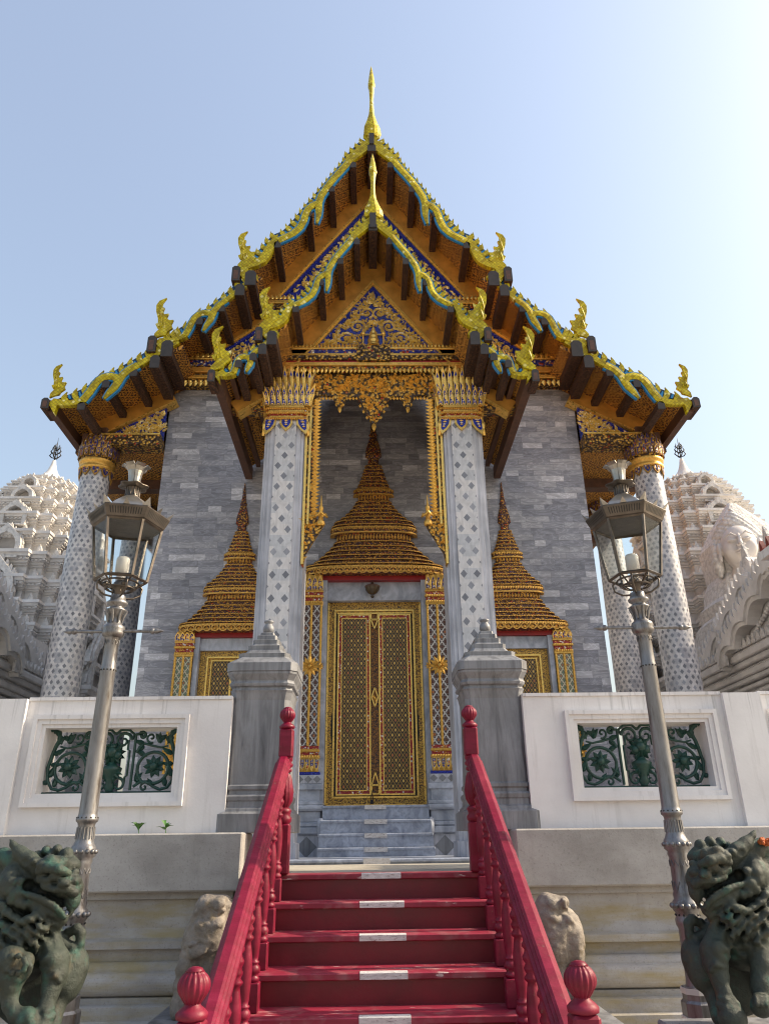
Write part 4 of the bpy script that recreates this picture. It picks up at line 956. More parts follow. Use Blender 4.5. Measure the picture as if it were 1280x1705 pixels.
def surround(cx, half, zbase, zcap, zeave, ztip, wp, y, door, yb):
    """pilasters, capitals, spire for one opening"""
    for sg in (1, -1):
        x0, x1 = cx+sg*(half-wp), cx+sg*half; xa, xb = min(x0,x1), max(x0,x1); y1 = YW+.01
        b = MB(); b.box(xa+.025, xb-.025, y, y1, zbase+.42 if door else zbase, zcap-.02); pil = b.build('pilaster', m_mos1 if door else m_mos2, tp)
        b = MB()
        n_ = 3 if door else 3
        for i in range(n_):
            xx = xa+.02+(xb-xa-.04)*i/(n_-1)
            pts = []
            z = zbase+(.42 if door else 0); zt_ = zcap-.02
            b.tube([(xx, y-.004, z), (xx, y-.004, zt_)], .02, 8)
            for k in range(int((zt_-z)/.045)):
                b.tube([(xx-.018,y-.018,z+.045*k),(xx+.018,y-.018,z+.045*k+.03)], .008, 4)
        b.build('rope_molding', m_gold, pil)
        b = MB(); h_ = zeave-zcap
        b.bbox(xa-.005, xb+.005, y-.02, y1, zcap-.02, zcap+.05*1, .006); b.bbox(xa+.005, xb-.005, y-.01, y1, zcap+.05, zcap+.11, .004, 1); b.bbox(xa-.015, xb+.015, y-.03, y1, zcap+.11, zcap+.15, .006); b.bbox(xa, xb, y-.01, y1, zcap+.15, zcap+.20, .004, 1); b.bbox(xa-.01, xb+.01, y-.02, y1, zcap+.20, zcap+.23, .004)
        b.box(xa+.01, xb-.01, y, y1, zcap+.23, zeave)
        q = b.build('capital', [m_gold, m_redwhite], pil)
        b = MB()
        for i in range(4):
            xx = xa+.0+(xb-xa)*(i+.5)/4; petal(b, (xx, y-.004, zcap+.23), (1,0,0), (0,0,1), (0,-1,0), zeave-zcap-.24, .10, .05, .02)
        for z_ in (zcap+.05, zcap+.15):
            for i in range(9): b.leaf(xa+(xb-xa)*(i+.5)/9, z_, R(-90), .045, .035, y-.03, .015)
        q2 = b.build('capital_leaves', [m_goldline, m_carve_blue, m_pearl], q); fix_normals(q2)
        # flower rosette half way up
        b = MB(); zc = zbase+(.42+ (zcap-zbase-.42)*.54 if door else .30)
        for k in range(12):
            a = 2*math.pi*k/12; b.leaf((xa+xb)/2+.02*math.cos(a), zc+.02*math.sin(a), a, .15 if k % 3 else .19, .07, y-.025, .025)
        for k in (-1, 1):
            for j in range(5): b.leaf((xa+xb)/2+k*(xb-xa)/2*.8, zc, R(90)+k*R(-90)+(j-2)*.6, .085, .045, y-.02, .02)
        b.ball(((xa+xb)/2, y-.04, zc), .035); q2 = b.build('rosette', m_gold, pil); fix_normals(q2)
        if door:
            b = MB(); z = zbase
            b.bbox(xa-.02, xb+.02, y-.03, y1, z, z+.045, .006, 2); b.box(xa+.01, xb-.01, y-.005, y1, z+.045, z+.24); b.bbox(xa-.01, xb+.01, y-.03, y1, z+.235, z+.28, .006); b.bbox(xa+.01, xb-.01, y-.01, y1, z+.28, z+.33, .004, 1); b.bbox(xa-.005, xb+.005, y-.025, y1, z+.33, z+.37, .006); b.bbox(xa+.01, xb-.01, y-.01, y1, z+.37, z+.42, .004, 1)
            q = b.build('pilaster_base', [m_gold, m_redwhite, m_blue], pil)
            b = MB()
            for i in range(5): petal(b, (xa+(xb-xa)*(i+.5)/5, y-.006, z+.235), (1,0,0), (0,0,-1), (0,-1,0), .185, .075, .02, .02)
            for i in range(9): b.leaf(xa+(xb-xa)*(i+.5)/9, z+.285, R(-90), .05, .035, y-.035, .015)
            q2 = b.build('base_leaves', [m_goldline, m_carve_blue, m_pearl], q); fix_normals(q2)
    sp = spire(cx, YW-.0, zeave-.0, half*1.0+.0, ztip, 1, 'door_spire' if door else 'window_spire', (.34 if door else .30))
    b = MB(); b.box(cx-half+wp-.05, cx+half-wp+.05, y+.05, YW+.01, zeave-.075, zeave+.01); b.build('red_soffit_board', m_redl, tp)
surround(0, 1.20, 2.55, 5.20, 5.70, 9.05, .355, 11.76, True, 1.4)
for sg in (1, -1): surround(sg*2.31, .90, 2.6, 4.40, 4.78, 7.57, .30, 11.90, False, 2.6)
# marble pedestals under the door pilasters
for sg in (1, -1):
    xa, xb = sorted((sg*.80, sg*1.19)); y = 11.70
    b = MB(); y1 = YW
    b.box(xa, xb, y+.01, y1, 1.40, 1.74); b.bbox(xa-.03, xb+.03, y-.05, y1, 1.74, 1.83, .01); b.bbox(xa-.02, xb+.02, y-.03, y1, 1.83, 1.90, .02); b.bbox(xa, xb, y, y1, 1.90, 2.05, .01); b.bbox(xa-.05, xb+.05, y-.07, y1, 2.05, 2.13, .03); b.bbox(xa-.03, xb+.03, y-.04, y1, 2.13, 2.18, .01); b.box(xa+.02, xb-.02, y+.02, y1, 2.18, 2.34); b.bbox(xa-.02, xb+.02, y-.02, y1, 2.34, 2.42, .01); b.box(xa, xb, y+.01, y1, 2.42, 2.549)
    pd = b.build('pedestal', m_jamb, tp)
    xm = (xa+xb)/2; b = MB()
    b.poly([(xa+.01,2.43),(xb-.01,2.43),(xb-.01,2.545),(xa+.01,2.545)], y+.003, y+.02, 0)
    for k in range(3):
        c_ = xa+(xb-xa)*(k+.5)/3; b.poly([(c_-.06,2.487),(c_,2.435),(c_+.06,2.487),(c_,2.54)], y-.001, y+.01, 1)
    b.build('diamond_inlay', [m_edge, m_pil], pd)
    b = MB(); b.poly([(xa+.02,1.42),(xb-.02,1.42),(xb-.02,1.72),(xa+.02,1.72)], y+.003, y+.02, 0); b.poly([(xm-.15,1.57),(xm,1.43),(xm+.15,1.57),(xm,1.71)], y-.001, y+.01, 1)
    b.build('diamond_inlay', [m_edge, m_pil], pd)
    b = MB(); b.tube([(sg*.80,y-.04,1.93),(sg*.79,y-.09,1.86),(sg*.79,y-.08,1.76),(sg*.80,y-.05,1.70)], [.04,.055,.05,.03], 10); b.build('scroll_foot', m_jamb, pd)
# jambs, lintel, door
for sg in (1, -1):
    b = MB(); b.box(sg*.775, sg*.855, 11.80, YW+.01, 1.95, 5.62); b.build('door_jamb', m_jamb, tp)
b = MB(); b.box(-.774, .774, 11.93, YW+.01, 5.31, 5.70); b.build('door_lintel', m_jamb, tp)
dr = MB()
dr.box(-.773, .773, 12.04, 12.105, 2.118, 5.309); door = dr.build('door', m_fine, tp)
b = MB()
for (xa, xb, za, zb_) in ((-.66,.66,5.15,5.175),(-.66,.66,2.235,2.26),(-.66,-.635,2.26,5.15),(.635,.66,2.26,5.15),(-.615,.615,5.105,5.125),(-.77,-.745,2.12,5.3),(.745,.77,2.12,5.3),(-.77,.77,2.12,2.145)): b.box(xa, xb, 12.018, 12.05, za, zb_)
b.build('door_frame_molding', m_goldline, door)
b = MB(); b.box(-.625, .625, 12.030, 12.045, 2.25, 5.12); b.build('frame_groove', m_dark, door)
for sg in (1, -1):
    xa, xb = sorted((sg*.065, sg*.60)); b = MB(); b.box(xa, xb, 12.020, 12.043, 2.275, 5.095); lf = b.build('door_leaf', m_door, door)
    b = MB()
    for (p0, p1, q0, q1) in ((xa,xb,5.075,5.095),(xa,xb,2.275,2.295),(xa,xa+.022,2.295,5.075),(xb-.022,xb,2.295,5.075),(xa+.06,xb-.06,5.02,5.032),(xa+.06,xb-.06,2.338,2.35),(xa+.06,xa+.072,2.35,5.02),(xb-.072,xb-.06,2.35,5.02)): b.box(p0, p1, 12.010, 12.022, q0, q1)
    b.build('leaf_molding', m_goldline, lf)
    b = MB()
    for (p0, p1, q0, q1) in ((xa+.022,xb-.022,5.032,5.075),(xa+.022,xb-.022,2.295,2.338),(xa+.022,xa+.06,2.338,5.032),(xb-.06,xb-.022,2.338,5.032)): b.box(p0, p1, 12.015, 12.0215, q0, q1)
    b.build('leaf_border', m_redwhite, lf)
b = MB(); b.poly([(-.062,2.26),(.062,2.26),(.062,5.11),(-.062,5.11)], 11.995, 12.043); ast = b.build('astragal', m_astr, door)
b = MB()
def loz(pts, w=.016):
    n_ = len(pts)
    for i in range(n_): b.ribbon([pts[i], pts[(i+1)%n_]], w, 11.975, 11.996)
loz([(-.055,5.10),(.055,5.10),(.055,5.0),(-.055,5.0)]); loz([(-.055,4.99),(.055,4.99),(0,4.84)])
loz([(0,3.88),(.05,3.73),(0,3.58),(-.05,3.73)]); loz([(0,2.60),(.055,2.42),(-.055,2.42)]); loz([(-.055,2.41),(.055,2.41),(.055,2.29),(-.055,2.29)])
for k in range(4): b.leaf(0, 3.66+.02*k, R(45+30*k), .07, .03, 11.99, .012)
b.build('astragal_ornament', m_goldline, ast)
b = MB()
for sg in (1, -1):
    b.poly([(sg*.63,3.05),(sg*.66,3.0),(sg*.69,3.15),(sg*.685,3.45),(sg*.65,3.62),(sg*.63,3.5)], 12.031, 12.037)
b.build('hand_worn_patch', m_dark, door)
# windows
for sg in (1, -1):
    cx = sg*2.31
    for s2 in (1, -1):
        b = MB(); b.box(cx+s2*.52, cx+s2*.60, 11.93, YW+.01, 2.6, 4.70); b.build('window_jamb', m_jamb, tp)
    b = MB(); b.box(cx-.519, cx+.519, 12.0, YW+.01, 4.50, 4.70); b.build('window_lintel', m_jamb, tp)
    b = MB(); b.box(cx-.518, cx+.518, 12.05, 12.105, 2.6, 4.499); wn_ = b.build('window', m_fine, tp)
    for s2 in (1, -1):
        xa, xb = sorted((cx+s2*.02, cx+s2*.30)); b = MB(); b.box(xa, xb, 12.03, 12.052, 2.7, 4.33); sh = b.build('shutter', m_door, wn_)
    b = MB()
    for (p0, p1, q0, q1) in ((-.40,.40,4.38,4.405),(-.40,-.375,2.65,4.38),(.375,.40,2.65,4.38),(-.33,.33,4.33,4.345),(-.33,-.315,2.7,4.33),(.315,.33,2.7,4.33),(-.015,.015,2.7,4.33)): b.box(cx+p0, cx+p1, 12.02, 12.054, q0, q1)
    b.build('window_molding', m_goldline, wn_)
# marble steps up to the door, each with a white strip
ms = thing('marble_steps', (0, 11, 1.39), 'blue grey marble steps with worn white strips below the golden door', 'steps')
for z0, z1, y, hw in ((1.393,1.445,9.35,1.75),(1.4451,1.56,10.92,.79),(1.56,1.735,11.10,.785),(1.735,1.915,11.34,.78),(1.915,2.117,11.62,.773)):
    b = MB(); b.box(-hw, hw, y+.025, YW, z0+.0005, z1-.035); b.bbox(-hw, hw, y, YW-.001, z1-.035, z1, .008)
    s_ = b.build('step', m_stepmarble, ms)
    w_ = .155+rng.uniform(-.01,.01); q = MB(); q.polyx([(y-.006,z1-.055),(y-.006,z1+.004),(y+.06,z1+.004),(y+.06,z1+.0005),(y-.001,z1-.055)], -w_-.01, w_); q.build('white_strip', m_strip, s_)
# lamp in the door soffit, padlock
lt = thing('ceiling_lamp', (-.03, 11.88, 5.62), 'small round brass and glass lamp hanging above the golden door', 'lamp')
b = MB(); b.lathe([(.02,5.60),(.03,5.56),(.12,5.53),(.13,5.515),(.12,5.50)], (-.03, 11.84), 20); b.build('lamp_cap', m_beamface, lt)
b = MB(); b.lathe([(.12,5.50),(.115,5.46),(.08,5.41),(.03,5.38)], (-.03, 11.84), 20); b.build('glass_bowl', mat_plain('smoky_amber_glass', (.075,.05,.025), .15, 0, .3, 20), lt)
b = MB(); b.lathe([(.03,5.36),(.028,5.335),(.01,5.32)], (-.03, 11.84), 10); b.build('knob', m_brass, lt)
pk = thing('padlock', (-.05, 11.96, 2.24), 'black padlock and chain hanging at the foot of the door', 'padlock')
b = MB(); b.bbox(-.08, -.03, 11.955, 11.985, 2.15, 2.21, .006); b.build('lock_body', m_dark, pk)
b = MB(); b.tube([(-.07,11.97,2.21),(-.072,11.965,2.25),(-.055,11.962,2.27),(-.038,11.965,2.25),(-.04,11.97,2.21)], .006, 6); b.tube([(-.055,11.975,2.27),(-.05,11.98,2.33),(-.035,11.985,2.36),(-.055,11.985,2.29)], .007, 6); b.build('shackle', m_dark, pk)
LION=[('e',[-1.826,0.1,1.457],[0.136,0.124,0.112],0.02,0),
('e',[-1.702,-0.02,1.521],[0.081,0.081,0.046],0.02,0),
('e',[-1.645,0.06,1.516],[0.05,0.062,0.04],0.02,0),
('c',[-1.752,-0.07,1.496],[-1.7,-0.1,1.512],0.0217,0.0248,0.006,0),
('c',[-1.7,-0.1,1.512],[-1.641,-0.11,1.504],0.0248,0.0248,0.006,0),
('c',[-1.641,-0.11,1.504],[-1.604,-0.07,1.483],0.0248,0.0186,0.006,0),
('e',[-1.655,-0.04,1.538],[0.031,0.025,0.025],0.006,0),
('e',[-1.705,-0.07,1.545],[0.037,0.028,0.028],0.006,0),
('e',[-1.736,-0.09,1.523],[0.028,0.022,0.022],0.006,0),
('e',[-1.66,-0.085,1.47],[0.034,0.028,0.022],0.004,0),
('c',[-1.742,-0.05,1.462],[-1.694,-0.075,1.451],0.0279,0.0217,0.008,0),
('c',[-1.705,0.0,1.454],[-1.636,-0.01,1.431],0.062,0.062,0.015,0),
('c',[-1.636,-0.01,1.431],[-1.595,0.02,1.413],0.062,0.0465,0.015,0),
('e',[-1.613,-0.085,1.44],[0.031,0.031,0.025],0.005,0),
('e',[-1.591,-0.1,1.435],[0.015,0.015,0.012],0.003,0),
('e',[-1.581,-0.01,1.447],[0.025,0.05,0.025],0.01,0),
('e',[-1.593,0.0,1.486],[0.019,0.031,0.019],0.01,0),
('c',[-1.713,-0.06,1.424],[-1.653,-0.085,1.411],0.0248,0.0155,0.008,0),
('c',[-1.653,-0.085,1.411],[-1.599,-0.07,1.412],0.0155,0.0186,0.008,0),
('c',[-1.599,-0.07,1.412],[-1.574,-0.03,1.393],0.0186,0.0248,0.008,0),
('c',[-1.601,0.02,1.407],[-1.595,0.02,1.352],0.0403,0.0372,0.012,0),
('c',[-1.595,0.02,1.352],[-1.606,0.02,1.304],0.0372,0.0248,0.012,0),
('c',[-1.581,0.02,1.421],[-1.567,0.02,1.366],0.0124,0.0124,0.008,0),
('c',[-1.567,0.02,1.366],[-1.573,0.02,1.33],0.0124,0.0124,0.008,0),
('c',[-1.838,0.075,1.408],[-1.745,0.075,1.373],0.062,0.0558,0.012,0),
('c',[-1.745,0.075,1.373],[-1.671,0.06,1.334],0.0558,0.0403,0.012,0),
('c',[-1.845,0.0,1.384],[-1.742,-0.03,1.349],0.0496,0.0496,0.012,0),
('c',[-1.742,-0.03,1.349],[-1.661,-0.02,1.31],0.0496,0.0465,0.012,0),
('c',[-1.661,-0.02,1.31],[-1.632,0.0,1.273],0.0465,0.0341,0.012,0),
('c',[-1.806,-0.07,1.398],[-1.71,-0.09,1.371],0.0186,0.0186,0.006,0),
('c',[-1.71,-0.09,1.371],[-1.634,-0.075,1.329],0.0186,0.0186,0.006,0),
('c',[-1.634,-0.075,1.329],[-1.609,-0.03,1.289],0.0186,0.0186,0.006,0),
('c',[-1.647,0.0,1.287],[-1.66,0.01,1.233],0.0372,0.031,0.012,0),
('c',[-1.66,0.01,1.233],[-1.664,0.02,1.197],0.031,0.0186,0.012,0),
('c',[-1.68,-0.03,1.303],[-1.691,-0.05,1.239],0.0279,0.0248,0.01,0),
('c',[-1.691,-0.05,1.239],[-1.7,-0.05,1.187],0.0248,0.0093,0.01,0),
('c',[-1.714,-0.06,1.327],[-1.742,-0.08,1.281],0.0248,0.0248,0.01,0),
('c',[-1.742,-0.08,1.281],[-1.826,-0.08,1.256],0.0248,0.0186,0.01,0),
('c',[-1.7,-0.05,1.31],[-1.701,-0.09,1.255],0.0186,0.0186,0.01,0),
('c',[-1.701,-0.09,1.255],[-1.708,-0.08,1.203],0.0186,0.0093,0.01,0),
('e',[-1.885,-0.06,1.442],[0.028,0.028,0.028],0.005,0),
('e',[-1.885,-0.06,1.409],[0.028,0.028,0.028],0.005,0),
('e',[-1.865,-0.06,1.369],[0.028,0.028,0.028],0.005,0),
('e',[-1.827,-0.06,1.355],[0.028,0.028,0.028],0.005,0),
('e',[-1.795,-0.06,1.344],[0.025,0.025,0.025],0.005,0),
('e',[-1.846,-0.06,1.393],[0.037,0.037,0.037],0.005,0),
('e',[-1.841,-0.06,1.447],[0.025,0.025,0.025],0.005,0),
('e',[-1.907,0.05,1.438],[0.081,0.124,0.105],0.02,0),
('c',[-1.794,0.0,1.508],[-1.834,-0.01,1.545],0.0434,0.0403,0.012,0),
('c',[-1.834,-0.01,1.545],[-1.894,0.0,1.58],0.0403,0.0341,0.012,0),
('c',[-1.894,0.0,1.58],[-1.939,0.0,1.621],0.0341,0.0155,0.012,0),
('c',[-1.939,0.0,1.621],[-1.956,0.0,1.644],0.0155,0.0062,0.012,0),
('c',[-1.88,0.03,1.534],[-1.948,0.04,1.546],0.0434,0.0465,0.012,0),
('c',[-1.948,0.04,1.546],[-2.001,0.05,1.569],0.0465,0.0403,0.012,0),
('c',[-1.781,-0.03,1.534],[-1.792,-0.05,1.54],0.0248,0.0186,0.008,0),
('e',[-1.783,0.06,1.59],[0.025,0.03,0.025],0.008,0),
('e',[-1.727,0.06,1.595],[0.025,0.03,0.025],0.008,0),
('e',[-1.673,0.06,1.574],[0.031,0.037,0.031],0.008,0),
('e',[-1.826,0.06,1.567],[0.025,0.03,0.025],0.008,0),
('e',[-1.643,0.06,1.542],[0.025,0.03,0.025],0.008,0),
('e',[-1.753,0.06,1.566],[0.028,0.033,0.028],0.008,0),
('e',[-1.695,0.06,1.554],[0.028,0.033,0.028],0.008,0),
('e',[-1.948,0.14,1.28],[0.18,0.192,0.205],0.04,0),
('e',[-1.818,0.12,1.157],[0.136,0.155,0.174],0.04,0),
('e',[-2.036,0.18,1.434],[0.124,0.155,0.155],0.04,0),
('e',[-1.998,0.22,1.068],[0.174,0.17,0.236],0.05,0),
('c',[-1.888,-0.04,1.253],[-1.817,-0.05,1.214],0.031,0.0279,0.012,0),
('c',[-1.817,-0.05,1.214],[-1.764,-0.05,1.187],0.0279,0.0155,0.012,0),
('c',[-1.888,-0.03,1.2],[-1.813,-0.05,1.162],0.0279,0.0248,0.012,0),
('c',[-1.813,-0.05,1.162],[-1.756,-0.04,1.148],0.0248,0.0124,0.012,0),
('e',[-1.849,-0.02,1.16],[0.028,0.028,0.028],0.008,0),
('e',[-1.731,-0.02,1.163],[0.034,0.028,0.028],0.01,0),
('c',[-1.997,0.0,1.413],[-1.951,-0.02,1.306],0.0279,0.031,0.012,0),
('c',[-1.951,-0.02,1.306],[-1.873,-0.05,1.233],0.031,0.0217,0.012,0),
('c',[-1.961,-0.03,1.36],[-1.912,-0.07,1.341],0.0186,0.0201,0.005,0),
('c',[-1.912,-0.07,1.341],[-1.886,-0.075,1.309],0.0201,0.0155,0.005,0),
('c',[-1.886,-0.075,1.309],[-1.901,-0.05,1.286],0.0155,0.0093,0.005,0),
('c',[-1.918,-0.03,1.327],[-1.87,-0.07,1.308],0.0186,0.0201,0.005,0),
('c',[-1.87,-0.07,1.308],[-1.844,-0.075,1.277],0.0201,0.0155,0.005,0),
('c',[-1.844,-0.075,1.277],[-1.859,-0.05,1.254],0.0155,0.0093,0.005,0),
('c',[-1.877,-0.03,1.3],[-1.829,-0.07,1.281],0.0186,0.0201,0.005,0),
('c',[-1.829,-0.07,1.281],[-1.804,-0.075,1.25],0.0201,0.0155,0.005,0),
('c',[-1.804,-0.075,1.25],[-1.819,-0.05,1.227],0.0155,0.0093,0.005,0),
('c',[-1.837,-0.03,1.278],[-1.79,-0.07,1.26],0.0186,0.0201,0.005,0),
('c',[-1.79,-0.07,1.26],[-1.764,-0.075,1.229],0.0201,0.0155,0.005,0),
('c',[-1.764,-0.075,1.229],[-1.78,-0.05,1.206],0.0155,0.0093,0.005,0),
('c',[-1.798,-0.03,1.262],[-1.752,-0.07,1.244],0.0186,0.0201,0.005,0),
('c',[-1.752,-0.07,1.244],[-1.726,-0.075,1.213],0.0201,0.0155,0.005,0),
('c',[-1.726,-0.075,1.213],[-1.741,-0.05,1.19],0.0155,0.0093,0.005,0),
('c',[-1.939,-0.03,1.28],[-1.89,-0.07,1.261],0.0186,0.0201,0.005,0),
('c',[-1.89,-0.07,1.261],[-1.865,-0.075,1.23],0.0201,0.0155,0.005,0),
('c',[-1.865,-0.075,1.23],[-1.88,-0.05,1.207],0.0155,0.0093,0.005,0),
('c',[-1.897,-0.03,1.247],[-1.849,-0.07,1.229],0.0186,0.0201,0.005,0),
('c',[-1.849,-0.07,1.229],[-1.823,-0.075,1.199],0.0201,0.0155,0.005,0),
('c',[-1.823,-0.075,1.199],[-1.839,-0.05,1.176],0.0155,0.0093,0.005,0),
('c',[-1.851,-0.03,1.226],[-1.804,-0.07,1.208],0.0186,0.0201,0.005,0),
('c',[-1.804,-0.07,1.208],[-1.778,-0.075,1.177],0.0201,0.0155,0.005,0),
('c',[-1.778,-0.075,1.177],[-1.794,-0.05,1.154],0.0155,0.0093,0.005,0),
('c',[-1.807,-0.03,1.215],[-1.761,-0.07,1.197],0.0186,0.0201,0.005,0),
('c',[-1.761,-0.07,1.197],[-1.736,-0.075,1.167],0.0201,0.0155,0.005,0),
('c',[-1.736,-0.075,1.167],[-1.751,-0.05,1.144],0.0155,0.0093,0.005,0),
('c',[-1.765,-0.03,1.209],[-1.719,-0.07,1.191],0.0186,0.0201,0.005,0),
('c',[-1.719,-0.07,1.191],[-1.694,-0.075,1.161],0.0201,0.0155,0.005,0),
('c',[-1.694,-0.075,1.161],[-1.709,-0.05,1.138],0.0155,0.0093,0.005,0),
('c',[-1.931,-0.03,1.211],[-1.883,-0.07,1.194],0.0186,0.0201,0.005,0),
('c',[-1.883,-0.07,1.194],[-1.857,-0.075,1.163],0.0201,0.0155,0.005,0),
('c',[-1.857,-0.075,1.163],[-1.873,-0.05,1.14],0.0155,0.0093,0.005,0),
('c',[-1.885,-0.03,1.184],[-1.837,-0.07,1.167],0.0186,0.0201,0.005,0),
('c',[-1.837,-0.07,1.167],[-1.812,-0.075,1.137],0.0201,0.0155,0.005,0),
('c',[-1.812,-0.075,1.137],[-1.827,-0.05,1.114],0.0155,0.0093,0.005,0),
('c',[-1.68,0.02,1.153],[-1.632,0.0,1.09],0.0589,0.0651,0.02,0),
('c',[-1.632,0.0,1.09],[-1.619,-0.01,1.035],0.0651,0.0558,0.02,0),
('c',[-1.619,-0.01,1.035],[-1.623,-0.03,0.968],0.0558,0.0434,0.02,0),
('c',[-1.623,-0.03,0.968],[-1.628,-0.05,0.907],0.0434,0.0403,0.02,0),
('c',[-1.628,-0.05,0.907],[-1.631,-0.06,0.851],0.0403,0.0527,0.02,0),
('c',[-1.631,-0.06,0.851],[-1.629,-0.08,0.819],0.0527,0.0682,0.02,0),
('e',[-1.63,-0.055,1.102],[0.034,0.025,0.046],0.01,0),
('c',[-1.639,-0.06,1.027],[-1.596,-0.07,1.038],0.0124,0.0155,0.006,0),
('c',[-1.596,-0.07,1.038],[-1.576,-0.05,1.01],0.0155,0.0124,0.006,0),
('c',[-1.657,-0.09,0.876],[-1.6,-0.1,0.863],0.0186,0.0186,0.006,0),
('c',[-1.6,-0.1,0.863],[-1.58,-0.07,0.871],0.0186,0.0186,0.006,0),
('c',[-1.654,-0.08,0.898],[-1.608,-0.095,0.893],0.0155,0.0155,0.006,0),
('c',[-1.608,-0.095,0.893],[-1.59,-0.07,0.9],0.0155,0.0155,0.006,0),
('e',[-1.583,0.13,1.041],[0.074,0.093,0.102],0.02,0),
('e',[-1.591,0.1,0.973],[0.068,0.074,0.081],0.03,0),
('c',[-1.627,0.1,0.973],[-1.625,0.07,0.889],0.062,0.0465,0.02,0),
('c',[-1.625,0.07,0.889],[-1.615,0.02,0.807],0.0465,0.0465,0.02,0),
('c',[-1.606,0.12,1.133],[-1.563,0.12,1.095],0.031,0.031,0.01,0),
('c',[-1.563,0.12,1.095],[-1.531,0.12,1.042],0.031,0.0279,0.01,0),
('e',[-1.841,0.32,0.998],[0.217,0.124,0.248],0.05,0),
('c',[-1.67,0.14,1.14],[-1.659,0.13,1.176],0.0372,0.0279,0.008,0),
('c',[-1.659,0.13,1.176],[-1.623,0.12,1.203],0.0279,0.0217,0.008,0),
('c',[-1.623,0.12,1.203],[-1.585,0.11,1.22],0.0217,0.0248,0.008,0),
('c',[-1.585,0.11,1.22],[-1.561,0.11,1.201],0.0248,0.0248,0.008,0),
('c',[-1.561,0.11,1.201],[-1.556,0.11,1.15],0.0248,0.0217,0.008,0),
('c',[-1.556,0.11,1.15],[-1.56,0.12,1.095],0.0217,0.0217,0.008,0),
('c',[-1.666,0.1,1.171],[-1.632,0.1,1.152],0.0248,0.0248,0.01,0),
('c',[-1.632,0.1,1.152],[-1.587,0.1,1.135],0.0248,0.0248,0.01,0)]
CUB=[('e',[-1.809,-0.1,1.105],[0.068,0.068,0.068],0.012,0),
('e',[-1.749,-0.1,1.089],[0.05,0.05,0.05],0.012,0),
('e',[-1.764,-0.1,1.049],[0.056,0.056,0.056],0.012,0),
('e',[-1.82,-0.1,1.04],[0.062,0.062,0.062],0.012,0),
('e',[-1.734,-0.1,1.104],[0.037,0.037,0.037],0.012,0),
('e',[-1.79,-0.1,1.124],[0.04,0.04,0.04],0.012,0),
('e',[-1.736,-0.1,1.049],[0.037,0.037,0.037],0.012,0),
('e',[-1.784,-0.1,1.005],[0.05,0.05,0.05],0.012,0),
('c',[-1.724,-0.13,1.117],[-1.7,-0.13,1.082],0.0124,0.0155,0.006,0),
('c',[-1.7,-0.13,1.082],[-1.707,-0.12,1.031],0.0155,0.0124,0.006,0),
('c',[-1.807,-0.08,1.003],[-1.77,-0.1,0.927],0.0496,0.0403,0.015,0),
('c',[-1.77,-0.1,0.927],[-1.736,-0.11,0.89],0.0403,0.0372,0.015,0),
('c',[-1.736,-0.11,0.89],[-1.68,-0.12,0.886],0.0372,0.0341,0.015,0),
('c',[-1.68,-0.12,0.886],[-1.659,-0.12,0.862],0.0341,0.031,0.015,0),
('e',[-1.665,-0.14,0.88],[0.028,0.028,0.028],0.006,0),
('e',[-1.691,-0.14,0.866],[0.028,0.028,0.028],0.006,0),
('e',[-1.644,-0.14,0.852],[0.025,0.025,0.025],0.006,0),
('e',[-1.708,-0.16,1.096],[0.015,0.012,0.015],0.004,0),
('e',[-1.713,-0.16,1.074],[0.015,0.012,0.015],0.004,0),
('e',[-1.736,-0.16,1.061],[0.015,0.012,0.015],0.004,0),
('e',[-1.768,-0.16,1.062],[0.015,0.012,0.015],0.004,0),
('e',[-1.796,-0.16,1.076],[0.015,0.012,0.015],0.004,0),
('e',[-1.81,-0.16,1.098],[0.015,0.012,0.015],0.004,0),
('e',[-1.804,-0.16,1.119],[0.015,0.012,0.015],0.004,0),
('e',[-1.781,-0.16,1.132],[0.015,0.012,0.015],0.004,0),
('e',[-1.749,-0.16,1.132],[0.015,0.012,0.015],0.004,0),
('e',[-1.721,-0.16,1.117],[0.015,0.012,0.015],0.004,0)]
BALL=[('c',[-1.856,0.0,1.119],[-1.844,-0.03,1.033],0.062,0.0527,0.02,0),
('c',[-1.844,-0.03,1.033],[-1.813,-0.05,0.949],0.0527,0.0465,0.02,0),
('c',[-1.813,-0.05,0.949],[-1.789,-0.06,0.877],0.0465,0.0465,0.02,0),
('e',[-1.77,-0.1,0.872],[0.056,0.056,0.053],0.008,0),
('c',[-1.829,-0.05,1.186],[-1.822,-0.05,1.15],0.0279,0.0155,0.005,0),
('c',[-1.822,-0.05,1.15],[-1.828,-0.05,1.119],0.0155,0.0155,0.005,0),
('c',[-1.828,-0.05,1.119],[-1.831,-0.05,1.089],0.0155,0.0155,0.005,0),
('e',[-1.83,-0.05,1.194],[0.034,0.019,0.034],0.005,0),
('c',[-1.782,-0.14,0.91],[-1.769,-0.16,0.885],0.0155,0.0124,0.004,0),
('c',[-1.76,-0.14,0.91],[-1.746,-0.16,0.885],0.0155,0.0124,0.004,0),
('c',[-1.738,-0.14,0.91],[-1.724,-0.16,0.885],0.0155,0.0124,0.004,0)]
